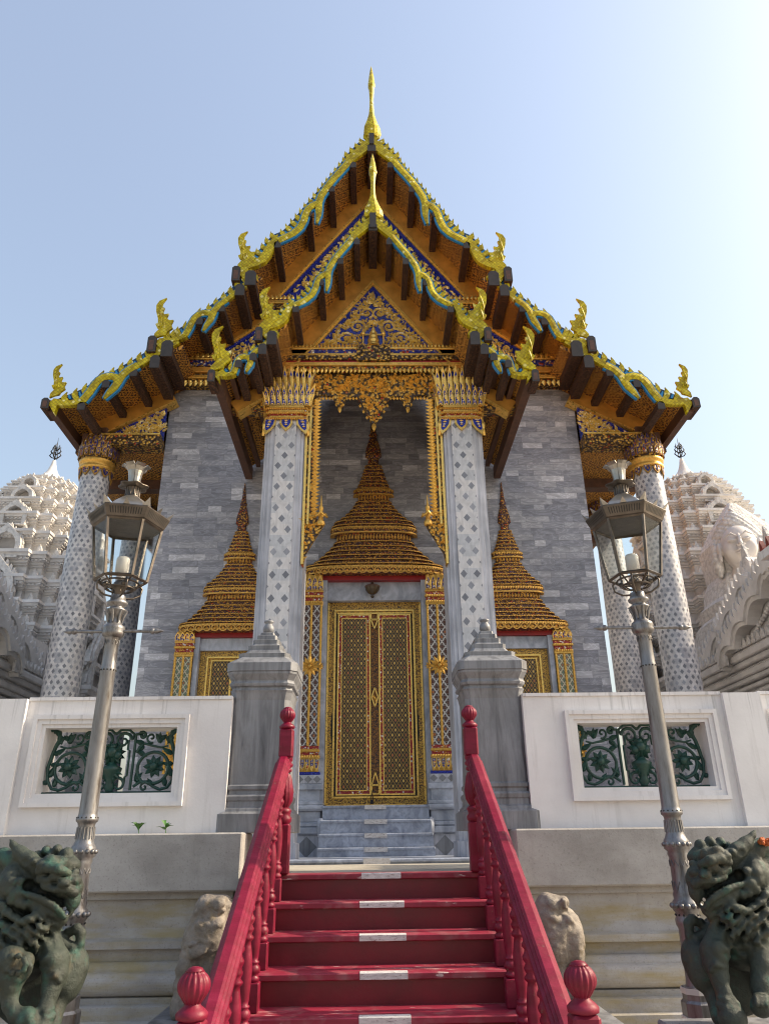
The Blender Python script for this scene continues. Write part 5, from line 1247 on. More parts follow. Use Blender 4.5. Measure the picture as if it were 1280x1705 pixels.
MOUTH=[('c',[-1.7,-0.3,1.44],[-1.823,0.0,1.428],0.028,0.028,0.008,0),
('c',[-1.669,-0.3,1.427],[-1.79,0.0,1.414],0.02,0.02,0.008,0),
('c',[-1.644,-0.3,1.413],[-1.763,0.0,1.399],0.013,0.013,0.006,0),
('c',[-1.62,-0.3,1.403],[-1.737,0.0,1.388],0.012,0.012,0.006,0),
('c',[-1.595,-0.3,1.392],[-1.71,0.0,1.377],0.011,0.011,0.006,0),
('c',[-1.571,-0.3,1.382],[-1.684,0.0,1.366],0.011,0.011,0.006,0),
('c',[-1.549,-0.3,1.369],[-1.664,0.01,1.351],0.011,0.011,0.006,0),
('c',[-1.53,-0.3,1.354],[-1.647,0.02,1.334],0.011,0.011,0.006,0),
('c',[-1.513,-0.3,1.338],[-1.694,0.2,1.306],0.01,0.01,0.006,0),
('c',[-1.499,-0.3,1.321],[-1.678,0.2,1.286],0.01,0.01,0.006,0),
('c',[-1.857,-0.12,1.559],[-1.842,-0.06,1.535],0.012,0.022,0.008,0)]
HOLLOW=[('c',[-1.691,-0.1,0.992],[-1.727,0.02,0.789],0.045,0.07,0.03,0),
('c',[-1.686,-0.1,1.028],[-1.741,0.05,0.957],0.03,0.04,0.03,0)]
STAT_A=[('e',[-1.192,0.0,1.205],[0.107,0.107,0.09],0.03,0),
('e',[-1.103,0.02,1.202],[0.074,0.098,0.082],0.03,0),
('e',[-1.111,-0.05,1.252],[0.041,0.033,0.033],0.008,0),
('c',[-1.265,-0.04,1.179],[-1.199,-0.08,1.233],0.0328,0.0328,0.01,0),
('c',[-1.199,-0.08,1.233],[-1.116,-0.09,1.247],0.0328,0.0246,0.01,0),
('c',[-1.238,-0.06,1.151],[-1.164,-0.09,1.174],0.0246,0.0205,0.008,0),
('c',[-1.164,-0.09,1.174],[-1.085,-0.08,1.198],0.0205,0.0205,0.008,0),
('e',[-1.236,-0.09,1.11],[0.033,0.029,0.029],0.005,0),
('e',[-1.202,-0.09,1.092],[0.033,0.029,0.029],0.005,0),
('e',[-1.164,-0.09,1.08],[0.033,0.029,0.029],0.005,0),
('e',[-1.133,-0.09,1.101],[0.033,0.029,0.029],0.005,0),
('e',[-1.102,-0.09,1.123],[0.033,0.029,0.029],0.005,0),
('e',[-1.126,-0.09,1.218],[0.033,0.029,0.029],0.005,0),
('e',[-1.103,-0.09,1.239],[0.033,0.029,0.029],0.005,0),
('e',[-1.236,0.05,1.017],[0.131,0.139,0.18],0.04,0),
('e',[-1.172,0.0,1.065],[0.115,0.123,0.164],0.03,0),
('e',[-1.313,0.04,0.972],[0.057,0.098,0.123],0.03,0),
('e',[-1.241,-0.1,0.962],[0.021,0.016,0.021],0.006,0),
('e',[-1.242,-0.1,0.959],[0.021,0.016,0.021],0.006,0),
('e',[-1.248,-0.1,0.966],[0.021,0.016,0.021],0.006,0),
('e',[-1.23,-0.1,0.967],[0.021,0.016,0.021],0.006,0),
('e',[-1.235,-0.1,0.95],[0.021,0.016,0.021],0.006,0),
('e',[-1.263,-0.1,0.963],[0.021,0.016,0.021],0.006,0),
('e',[-1.232,-0.1,0.979],[0.021,0.016,0.021],0.006,0),
('e',[-1.216,-0.1,0.947],[0.021,0.016,0.021],0.006,0),
('e',[-1.271,-0.1,0.95],[0.021,0.016,0.021],0.006,0),
('e',[-1.25,-0.1,0.99],[0.021,0.016,0.021],0.006,0),
('e',[-1.196,-0.1,0.957],[0.021,0.016,0.021],0.006,0),
('e',[-1.261,-0.1,0.932],[0.021,0.016,0.021],0.006,0),
('e',[-1.28,-0.1,0.99],[0.021,0.016,0.021],0.006,0),
('e',[-1.189,-0.1,0.978],[0.021,0.016,0.021],0.006,0),
('e',[-1.249,-0.06,0.954],[0.066,0.049,0.057],0.012,0),
('c',[-1.314,0.0,0.905],[-1.328,-0.02,0.848],0.0656,0.0533,0.02,0),
('c',[-1.328,-0.02,0.848],[-1.337,-0.03,0.753],0.0533,0.0451,0.02,0),
('c',[-1.337,-0.03,0.753],[-1.337,-0.04,0.659],0.0451,0.0492,0.02,0),
('c',[-1.337,-0.04,0.659],[-1.339,-0.06,0.605],0.0492,0.0533,0.02,0),
('c',[-1.175,0.02,0.955],[-1.18,0.0,0.816],0.082,0.0574,0.02,0),
('c',[-1.18,0.0,0.816],[-1.179,-0.02,0.613],0.0574,0.0574,0.02,0),
('e',[-1.244,0.15,0.725],[0.139,0.082,0.205],0.03,0)]
STAT_B=[('e',[1.189,0.0,1.189],[0.107,0.107,0.082],0.03,0),
('e',[1.139,0.0,1.108],[0.09,0.107,0.107],0.02,0),
('e',[1.269,-0.05,1.21],[0.049,0.041,0.049],0.008,0),
('c',[1.236,-0.07,1.179],[1.259,-0.1,1.225],0.0205,0.0164,0.006,0),
('c',[1.259,-0.1,1.225],[1.274,-0.09,1.187],0.0164,0.0164,0.006,0),
('e',[1.227,-0.085,1.056],[0.033,0.025,0.029],0.005,0),
('e',[1.261,-0.085,1.062],[0.033,0.025,0.029],0.005,0),
('e',[1.202,-0.085,1.049],[0.033,0.025,0.029],0.005,0),
('e',[1.247,-0.085,1.084],[0.033,0.025,0.029],0.005,0),
('e',[1.287,-0.085,1.106],[0.033,0.025,0.029],0.005,0),
('e',[1.207,-0.085,1.02],[0.033,0.025,0.029],0.005,0),
('c',[1.138,-0.08,1.144],[1.192,-0.09,1.122],0.0246,0.0287,0.008,0),
('c',[1.192,-0.09,1.122],[1.226,-0.08,1.106],0.0287,0.0205,0.008,0),
('e',[1.266,0.05,1.01],[0.123,0.139,0.189],0.04,0),
('e',[1.331,0.03,0.992],[0.082,0.123,0.156],0.03,0),
('e',[1.189,0.0,0.979],[0.107,0.115,0.18],0.03,0),
('e',[1.342,-0.01,0.953],[0.049,0.049,0.049],0.01,0),
('c',[1.338,0.02,0.957],[1.345,0.0,0.887],0.0615,0.0533,0.015,0),
('c',[1.345,0.0,0.887],[1.334,-0.02,0.801],0.0533,0.0451,0.015,0),
('c',[1.334,-0.02,0.801],[1.318,-0.03,0.647],0.0451,0.0492,0.015,0),
('c',[1.318,-0.03,0.647],[1.305,-0.05,0.548],0.0492,0.0533,0.015,0),
('c',[1.204,0.02,0.887],[1.206,0.0,0.747],0.0738,0.0574,0.02,0),
('c',[1.206,0.0,0.747],[1.195,-0.02,0.545],0.0574,0.0574,0.02,0),
('e',[1.259,0.15,0.69],[0.131,0.082,0.205],0.03,0)]
SUBA=[('c',[-1.142,-0.25,1.144],[-1.186,-0.02,1.125],0.01,0.01,0.008,0),
('c',[-1.076,-0.25,1.171],[-1.117,-0.02,1.154],0.013,0.013,0.008,0)]
SUBB=[('c',[1.154,-0.25,1.107],[1.204,-0.02,1.087],0.014,0.014,0.008,0),
('c',[1.116,-0.25,1.128],[1.164,-0.02,1.109],0.014,0.014,0.008,0),
('c',[1.228,-0.25,1.227],[1.269,-0.07,1.215],0.016,0.016,0.006,0)]
# ---------------------------------------------------------------- carved figures: smooth-blended solids meshed as one skin
def sdf_grid(prims, lo, hi, h, f=None):
    ax = [np.arange(lo[i], hi[i]+h, h) for i in range(3)]
    X, Y, Zg = np.meshgrid(*ax, indexing='ij')
    if f is None: f = np.full(X.shape, 9.0)
    for p in prims:
        if p[0] == 'e':
            c, r, k = p[1], p[2], p[3]
            m = max(r)
            q = np.sqrt(((X-c[0])/r[0])**2+((Y-c[1])/r[1])**2+((Zg-c[2])/r[2])**2)
            d = (q-1)*min(r)*1.0 if min(r) > .6*m else (q-1)*(min(r)*.6+m*.4)
        else:
            a, b, r0, r1, k = np.array(p[1]), np.array(p[2]), p[3], p[4], p[5]
            ab = b-a; l2 = float(ab@ab) or 1e-9
            t = np.clip(((X-a[0])*ab[0]+(Y-a[1])*ab[1]+(Zg-a[2])*ab[2])/l2, 0, 1)
            d = np.sqrt((X-a[0]-ab[0]*t)**2+(Y-a[1]-ab[1]*t)**2+(Zg-a[2]-ab[2]*t)**2)-(r0+(r1-r0)*t)
        hh = np.clip(.5+.5*(f-d)/k, 0, 1); f = f*(1-hh)+d*hh-k*hh*(1-hh)
    return f, (X, Y, Zg)
def carve(f, prims, lo, hi, h):
    for p in prims:
        g_, _ = sdf_grid([p], lo, hi, h); k = .008
        hh = np.clip(.5-.5*(f+g_)/k, 0, 1); f = f*(1-hh)-g_*hh+k*hh*(1-hh)
    return f
def nets(f, lo, h):
    s = f < 0; n = f.shape
    acc = np.zeros((n[0]-1, n[1]-1, n[2]-1, 3)); cnt = np.zeros(acc.shape[:3])
    C = [(i, j, k) for i in (0,1) for j in (0,1) for k in (0,1)]
    sl = lambda c: tuple(slice(c[i], n[i]-1+c[i]) for i in range(3))
    for a in C:
        for i in range(3):
            if a[i]: continue
            b = list(a); b[i] = 1; fa, fb = f[sl(a)], f[sl(b)]; m = (fa < 0) != (fb < 0)
            t = np.where(m, fa/np.where(m, fa-fb, 1), 0)
            for q in range(3): acc[..., q] += m*(a[q] + (t if q == i else 0))
            cnt += m
    on_ = cnt > 0; idx = -np.ones(on_.shape, int); ii = np.argwhere(on_); idx[on_] = np.arange(len(ii))
    V = (ii+acc[on_]/cnt[on_][:, None])*h+np.array(lo)
    F = []
    for i in range(3):
        j, k = (i+1) % 3, (i+2) % 3
        a = [slice(None)]*3; b = [slice(None)]*3; a[i] = slice(0, n[i]-1); b[i] = slice(1, n[i])
        m = s[tuple(a)] != s[tuple(b)]; e = np.argwhere(m)
        e = e[(e[:, j] > 0) & (e[:, k] > 0) & (e[:, j] < n[j]-1) & (e[:, k] < n[k]-1)]
        if not len(e): continue
        def at_(dj, dk):
            q = e.copy(); q[:, j] -= dj; q[:, k] -= dk; return idx[q[:, 0], q[:, 1], q[:, 2]]
        quad = np.stack([at_(1,1), at_(0,1), at_(0,0), at_(1,0)], 1); ins = s[e[:, 0], e[:, 1], e[:, 2]]
        quad[~ins] = quad[~ins][:, ::-1]; F.append(quad)
    F = np.concatenate(F); F = F[(F >= 0).all(1)]
    return V, F
def skin(name, V, F, mat, parent, shift=(0,0,0), mir=False):
    V = V.copy()
    if mir: V[:, 0] *= -1; F = F[:, ::-1]
    off = WL[parent]; V = V+np.array(shift)-np.array(off)
    me = bpy.data.meshes.new(name); me.from_pydata(V.tolist(), [], F.tolist()); me.materials.append(mat)
    me.polygons.foreach_set('use_smooth', [True]*len(me.polygons)); me.update()
    o = link(bpy.data.objects.new(name, me)); o.parent = parent; WL[o] = off; return o
# two bronze lions on pedestals at the foot of the lamps
lo, hi, h = (-2.12,-.34,.70), (-1.40,.60,1.70), .008
base_f, G = sdf_grid(LION, lo, hi, h)
wv = np.sin(G[2]*34+6*np.sin(G[0]*11)+G[1]*20)*np.sin(G[0]*46+9*np.sin(G[2]*15))
mane = np.clip((1.36-G[2])/.1, 0, 1)*np.clip((G[2]-1.0)/.1, 0, 1)*np.clip((-1.60-G[0])/.08, 0, 1)
base_f = base_f+.012*wv*mane+.0025*np.sin(G[0]*95+4*np.sin(G[2]*30))*np.sin(G[2]*80)*mane
base_f = carve(base_f, MOUTH, lo, hi, h)
for sg, extra, lab in ((-1, CUB, 'weathered green bronze guardian lion with raised ear and cub, left of the stairs'), (1, BALL, 'weathered green bronze guardian lion with a small orange garland on its ear')):
    t = thing('lion_statue', (sg*1.80, 4.35, 0), lab, 'lion statue', 'bronze guardian lions')
    f_, _ = sdf_grid(extra, lo, hi, h, base_f.copy())
    f_ = carve(f_, HOLLOW, lo, hi, h)
    V, F = nets(f_, lo, h); skin('lion_body', V, F, m_bronze, t, (0 if sg < 0 else .03, 4.3, 0), sg > 0)
    b = MB(); cx = sg*1.82
    b.bbox(cx-.34, cx+.36, 4.02, 4.80, .64, .715, .012); b.bbox(cx-.30, cx+.32, 4.06, 4.76, .16, .64, .01); b.bbox(cx-.38, cx+.40, 3.98, 4.84, 0, .16, .015)
    b.build('pedestal', m_pil, t)
gl = thing('flower_garland', (2.03, 4.3, 1.55), 'small orange marigold garland lying on the right bronze lion ear', 'garland')
b = MB()
for k in range(26):
    b.ball((1.995+.085*rng.random(), 4.26+.05*rng.random(), 1.578+.022*rng.random()+.0), .010+.004*rng.random(), 0, 7, 5)
b.build('marigold_flowers', mat_plain('orange_marigold', (.45,.10,.015), .7, 0, .4, 60, .5, 120), gl)
# small stone animals beside the stairs
def rough(G):
    x, y, z = G; d = 0
    for a, fr in ((.007,26),(.005,55),(.0035,105)):
        d = d+a*np.sin(fr*x+2.3*np.sin(fr*.6*z+1))*np.sin(fr*z*1.1+2*np.sin(fr*.5*y))*np.sin(fr*y*.9+1.7*np.sin(fr*.7*x))
    return d
lo, hi, h = (-1.50,-.36,.52), (-.98,.45,1.34), .011
f_, G = sdf_grid(STAT_A, lo, hi, h); f_ = f_+rough(G); V, F = nets(f_, lo, h)
t = thing('stone_animal_statue', (-1.25, 5.95, 0), 'pitted grey stone seated animal left of the stairs with curly chest', 'statue', 'stone animals beside the stairs')
skin('animal_body', V, F, m_stone, t, (0, 5.9, 0))
b = MB(); b.bbox(-1.52, -.97, 5.55, 6.42, 0, .565, .015); b.build('plinth', m_pil, t)
lo, hi, h = (.98,-.36,.52), (1.52,.45,1.34), .011
f_, G = sdf_grid(STAT_B, lo, hi, h); f_ = f_+rough(G); V, F = nets(f_, lo, h)
t = thing('stone_animal_statue', (1.28, 5.95, 0), 'smooth pale stone seated animal with round ear right of the stairs', 'statue', 'stone animals beside the stairs')
skin('animal_body', V, F, m_stone, t, (0, 5.9, 0))
b = MB(); b.bbox(.97, 1.54, 5.55, 6.42, 0, .545, .015); b.build('plinth', m_pil, t)
# ---------------------------------------------------------------- street lamps
def lamp(x, y, lab, lean, rz, strips):
    t = thing('street_lamp', (x, y, 0), lab, 'street lamp', 'lamps before the terrace')
    b = MB()
    b.lathe([(.15,0),(.15,.3),(.125,.33),(.125,.58),(.115,.60),(.115,.72),(.10,.735),(.10,.80)], (x, y), 8, sm=False, rot=R(22.5))
    b.build('pedestal', m_pole, t)
    b = MB()
    b.lathe([(.075,.80),(.068,.84),(.066,1.10),(.076,1.125),(.077,1.155),(.070,1.165),(.070,1.19),(.082,1.205),(.080,1.25),(.066,1.265),(.070,1.29),(.062,1.31),(.058,1.50),(.066,1.52),(.062,1.535),(.080,1.552),(.078,1.60),(.066,1.615),(.056,1.64),(.052,1.73),(.056,1.745),(.068,1.755),(.070,1.768),(.062,1.782),(.058,1.80),(.056,2.0),(.050,2.70),(.052,2.71),(.052,2.735),(.049,2.745),(.047,2.93),(.056,2.95)], (x, y), 24)
    for z, r, n_, br in ((1.228,.083,14,.0165),(1.577,.078,14,.0150)):
        for k in range(n_):
            a = 2*math.pi*k/n_; b.ball((x+r*math.cos(a), y+r*math.sin(a), z), br, 0, 10, 6)
    for k in range(18):                                       # flutes and zigzag leaves
        a = 2*math.pi*k/18; c_, s_ = math.cos(a), math.sin(a)
        b.tube([(x+.056*c_,y+.056*s_,1.65),(x+.053*c_,y+.053*s_,1.72)], .005, 5)
    for z0_, hgt, r, n_ in ((1.45,.035,.060,12),(1.315,.05,.063,10),(2.90,.035,.049,12)):
        for k in range(n_):
            a = 2*math.pi*k/n_; a2 = a+math.pi/n_; a3 = a+2*math.pi/n_
            b.tube([(x+r*math.cos(a),y+r*math.sin(a),z0_),(x+r*math.cos(a2),y+r*math.sin(a2),z0_+hgt),(x+r*math.cos(a3),y+r*math.sin(a3),z0_)], .003, 4)
    pl = b.build('pole', m_pole, t)
    b = MB()
    for z, r in ((1.178,.071),(1.775,.064),(2.722,.052)):
        for k in range(14):
            a = 2*math.pi*k/14; b.ball((x+r*math.cos(a), y+r*math.sin(a), z), .0065, 0, 6, 4)
    b.build('drilled_holes', m_dark, pl)
    if strips:
        for z, r in ((.765,.103),(.62,.119)):
            b = MB(); b.lathe([(r+.004,z),(r+.004,z+.03)], (x, y), 8, sm=False, rot=R(22.5)); b.build('reflective_tape', m_tubew, pl)
    b = MB()                                                   # ladder bar
    zb = 3.0
    for s in (-1, 1):
        b.tube([(x+s*.03,y,zb),(x+s*.27,y,zb)], .0115, 10)
        b.lathe([(0.001,0)]*0+[(.016,0),(.02,.012),(.012,.02)], (0,0), 8) if False else None
        b.ball((x+s*.275,y,zb), .022, 0, 10, 6); b.tube([(x+s*.28,y,zb),(x+s*.30,y,zb),(x+s*.315,y,zb),(x+s*.355,y,zb)], [.011,.020,.018,.002], 10)
    b.build('ladder_bar', m_pole, t)
    b = MB()
    b.lathe([(.052,2.95),(.072,2.965),(.078,2.985),(.072,3.0),(.078,3.015),(.072,3.035),(.05,3.05),(.044,3.08),(.05,3.12),(.066,3.145),(.072,3.155),(.05,3.165),(.046,3.18),(.07,3.195),(.074,3.21),(.056,3.225),(.05,3.26)], (x, y), 20)
    for k in range(8):
        a = 2*math.pi*k/8; c_, s_ = math.cos(a), math.sin(a); b.tube([(x+.05*c_,y+.05*s_,3.06),(x+.06*c_,y+.06*s_,3.11),(x+.082*c_,y+.082*s_,3.148)], [.006,.009,.005], 6)
    b.build('lamp_neck', m_pole, t)
    hexr = lambda r, z, n_=6: [(x+r*math.cos(2*math.pi*k/n_+rz), y+r*math.sin(2*math.pi*k/n_+rz), z) for k in range(n_)]
    b = MB(); zb0, zt0, rb, rt = 3.375, 3.79, .182, .245
    lo_, hi_ = hexr(rb, zb0), hexr(rt, zt0)
    for k in range(6):
        k2 = (k+1) % 6
        b.tube([lo_[k], hi_[k]], .0125, 4, sm=False); b.tube([lo_[k], lo_[k2]], .013, 4, sm=False); b.tube([hi_[k], hi_[k2]], .012, 4, sm=False)
        b.tube([lo_[k], hexr(.07, 3.30)[k]], .007, 5)
    fr = b.build('lantern_frame', m_brass, t)
    b = MB()
    b.tube([(x+.10*math.cos(a),y+.10*math.sin(a),3.315) for a in [2*math.pi*k/20 for k in range(21)]], .008, 6); b.tube([(x+.13*math.cos(a),y+.13*math.sin(a),3.355) for a in [2*math.pi*k/20 for k in range(21)]], .007, 6)
    for k in range(4):
        a = 2*math.pi*k/4+rz+.4; c_, s_ = math.cos(a), math.sin(a)
        b.tube([(x+.04*c_,y+.04*s_,3.25),(x+.10*c_,y+.10*s_,3.255),(x+.155*c_,y+.155*s_,3.29),(x+.165*c_,y+.165*s_,3.34),(x+.14*c_,y+.14*s_,3.365)], .0075, 6)
        b.ball((x+.10*c_,y+.10*s_,3.335), .022, 0, 10, 6)
    b.lathe([(.025,3.24),(.03,3.30),(.05,3.33),(.045,3.36),(.02,3.38)], (x, y), 12); b.build('scroll_bracket', m_brass, fr)
    for k in range(6):
        k2 = (k+1) % 6; b = MB(); c0 = Vector((x, y, 0)); Q = [Vector(p) for p in (lo_[k], lo_[k2], hi_[k2], hi_[k])]
        mid = sum(Q, Vector())/4; nn = Vector((mid.x-x, mid.y-y, -.07)).normalized()*.002
        Qs = [mid+(p-mid)*.965 for p in Q]; b.hexa([tuple(p+nn) for p in Qs]+[tuple(p-nn) for p in Qs]); o = b.build('glass_pane', m_glass, fr); fix_normals(o)
    b = MB(); b.lathe([(.03,3.38),(.03,3.42),(.048,3.43),(.048,3.54),(.043,3.555),(.02,3.56)], (x, y), 20); b.build('lamp_bulb', m_tubew, t)
    # roof: slotted hexagonal eave with pierced crest, cone, chimney and flower crown
    b = MB(); b.loft([hexr(.25,3.792), hexr(.262,3.80), hexr(.298,3.875), hexr(.292,3.885), hexr(.245,3.885)], caps=True)
    ea_b = b; b = MB(); A0, A1 = hexr(.267,3.81), hexr(.2945,3.868)
    for k in range(6):
        k2 = (k+1) % 6
        for i in range(13):
            f0 = .12+.76*i/12; w_ = .012
            def P(f, v, o=1.006):
                p = Vector(A0[k]).lerp(Vector(A0[k2]), f).lerp(Vector(A1[k]).lerp(Vector(A1[k2]), f), v); return (x+(p.x-x)*o, y+(p.y-y)*o, p.z)
            b.add([P(f0-w_,.1),P(f0+w_,.1),P(f0+w_,.9),P(f0-w_,.9)], [(0,1,2,3)])
    vs_b = b; b = MB(); E0 = hexr(.294,3.885)
    for k in range(6):
        k2 = (k+1) % 6; p, q = Vector(E0[k]), Vector(E0[k2])
        for f0, f1, hh in ((0,.13,.055),(.87,1,.055),(.42,.58,.035)):
            a0, a1 = p.lerp(q, f0), p.lerp(q, f1); m_ = p.lerp(q, 0 if f0 == 0 else (1 if f1 == 1 else .5))
            out_ = (m_-Vector((x,y,m_.z))).normalized()*.03
            tip = m_+out_+Vector((0,0,hh)); th = (Vector((x,y,0))-Vector((m_.x,m_.y,0))).normalized()*.006
            b.add([tuple(a0),tuple(a1),tuple(tip),tuple(a0+th),tuple(a1+th),tuple(tip+th)], [(0,1,2),(5,4,3),(0,2,5,3),(1,4,5,2),(0,3,4,1)])
    b.m = [1]*len(b.m); vs_b.m = [2]*len(vs_b.m); ea_b.merge(b); ea_b.merge(vs_b); ea = ea_b.build('eave', [m_brass, m_steelroof, m_dark], t)
    b = MB(); b.loft([hexr(.244,3.886), hexr(.19,3.945), hexr(.085,4.03), hexr(.06,4.045)], caps=True)
    rf = b.build('roof', m_steelroof, t)
    b = MB()
    b.lathe([(.055,4.04),(.05,4.055),(.05,4.125),(.058,4.13)], (x, y), 16)
    for k in range(12):
        a = 2*math.pi*k/12; b.tube([(x+.051*math.cos(a),y+.051*math.sin(a),4.06),(x+.051*math.cos(a),y+.051*math.sin(a),4.12)], .006, 5)
    rings = []
    for r, z in ((.06,4.125),(.105,4.135),(.108,4.142),(.05,4.155)):
        rings.append([(x+r*(1+.1*math.cos(6*a))*math.cos(a), y+r*(1+.1*math.cos(6*a))*math.sin(a), z) for a in [2*math.pi*i/36 for i in range(36)]])
    b.loft(rings, sm=True); b.build('chimney', m_brass, rf)
    b = MB()
    for k in range(6):
        a = 2*math.pi*k/6+rz; c_, s_ = math.cos(a), math.sin(a); tx, ty = -s_, c_
        rows = []
        for rr, ww, z in ((.036,.016,4.15),(.042,.021,4.22),(.05,.028,4.27),(.068,.035,4.30),(.092,.036,4.318),(.105,.022,4.312)):
            rows.append([(x+rr*c_+tx*ww,y+rr*s_+ty*ww,z),(x+(rr+.006)*c_,y+(rr+.006)*s_,z-.003),(x+rr*c_-tx*ww,y+rr*s_-ty*ww,z),(x+(rr-.008)*c_-tx*ww,y+(rr-.008)*s_-ty*ww,z+.002),(x+(rr-.006)*c_,y+(rr-.006)*s_,z),(x+(rr-.008)*c_+tx*ww,y+(rr-.008)*s_+ty*ww,z+.002)])
        b.loft(rows)
    b.build('flower_crown', m_steelroof, rf)
    t.rotation_euler.y = lean
    return t
lamp(-1.885, 5.2, 'silver street lamp with brass lantern left of the stairs, behind the lion with a cub', R(0.0), R(12), False)
lamp(1.89, 5.2, 'silver street lamp with brass lantern right of the stairs, white tape on its base', R(0), R(40), True)
# ---------------------------------------------------------------- white shrines behind, left and right
def cross_ring(h, z, cx, cy):
    q = [(1,.36),(.90,.36),(.90,.56),(.74,.56),(.74,.74),(.56,.74),(.56,.90),(.36,.90),(.36,1)]
    pts = []
    for k in range(4):
        a = k*math.pi/2; c_, s_ = round(math.cos(a)), round(math.sin(a))
        pts += [(u*c_-v*s_, u*s_+v*c_) for u, v in q]
    return [(cx+u*h, cy+v*h, z) for u, v in pts]
def antefix(b, p, out, w, h_):
    """pointed leaf slab standing at p, facing direction out"""
    o = Vector((out[0], out[1], 0)).normalized(); s = Vector((-o.y, o.x, 0)); p = Vector(p)
    prof = [(-.5,0),(-.56,.3),(-.36,.62),(0,1),(.36,.62),(.56,.3),(.5,0)]
    fr = [tuple(p+s*(u*w)+Vector((0,0,v*h_))+o*(.02+.02*h_*v)) for u, v in prof]; bk = [tuple(Vector(q)-o*.06) for q in fr]; n_ = len(fr)
    b.add(fr+bk+[tuple(p+Vector((0,0,h_*.35))+o*(.02+.06*w+.02*h_))], [(i,(i+1)%n_,2*n_) for i in range(n_)]+[list(range(2*n_-1,n_-1,-1))]+[(i,i+n_,(i+1)%n_+n_,(i+1)%n_) for i in range(n_)])
def arch(b, c, out, w, h_, dep, fw):
    """niche: horseshoe arch frame with flame crest round a real recess box"""
    o = Vector((out[0], out[1], 0)); s = Vector((-o.y, o.x, 0)); c = Vector(c)
    inner = [(-.5,0),(-.5,.45),(-.44,.62),(-.28,.78),(0,.90),(.28,.78),(.44,.62),(.5,.45),(.5,0)]
    outer = [(-.5-fw*1.0,0),(-.5-fw*1.25,.42),(-.48-fw,.72),(-.30-fw*.5,.92),(0,1.22),(.30+fw*.5,.92),(.48+fw,.72),(.5+fw*1.25,.42),(.5+fw,0)]
    def P(u, v, d): return tuple(c+s*(u*w)+Vector((0,0,v*h_))+o*d)
    n_ = len(inner)
    vs = [P(u,v,dep) for u,v in outer]+[P(u,v,dep) for u,v in inner]+[P(u,v,-.05) for u,v in outer]+[P(u,v,-.05) for u,v in inner]
    fs = []
    for i in range(n_-1): fs += [(i,i+1,n_+i+1,n_+i),(n_+i,n_+i+1,3*n_+i+1,3*n_+i),(i,2*n_+i,2*n_+i+1,i+1)]
    b.add(vs, fs)
    for i in range(n_-1):                                      # little flames on the rim
        for f0 in (.25, .75):
            u = outer[i][0]+(outer[i+1][0]-outer[i][0])*f0; v = outer[i][1]+(outer[i+1][1]-outer[i][1])*f0
            antefix(b, Vector(P(u,v-.04,dep*.5)), (o.x,o.y), .10*w+.02, .17*h_)
    b.add([P(-.5-fw,-.0,dep+.02),P(.5+fw,0,dep+.02),P(.5+fw,0,-.05),P(-.5-fw,0,-.05),P(-.5-fw,-.08,dep+.02),P(.5+fw,-.08,dep+.02),P(.5+fw,-.08,-.05),P(-.5-fw,-.08,-.05)], [(3,2,1,0),(4,5,6,7),(0,1,5,4),(1,2,6,5),(2,3,7,6),(3,0,4,7)])
m_niche = mat_plain('shade_toned_niche_stucco', (.36,.33,.30), .9, 0, .3, 3)  # niche backs: shade of the recess put into a darker stucco colour
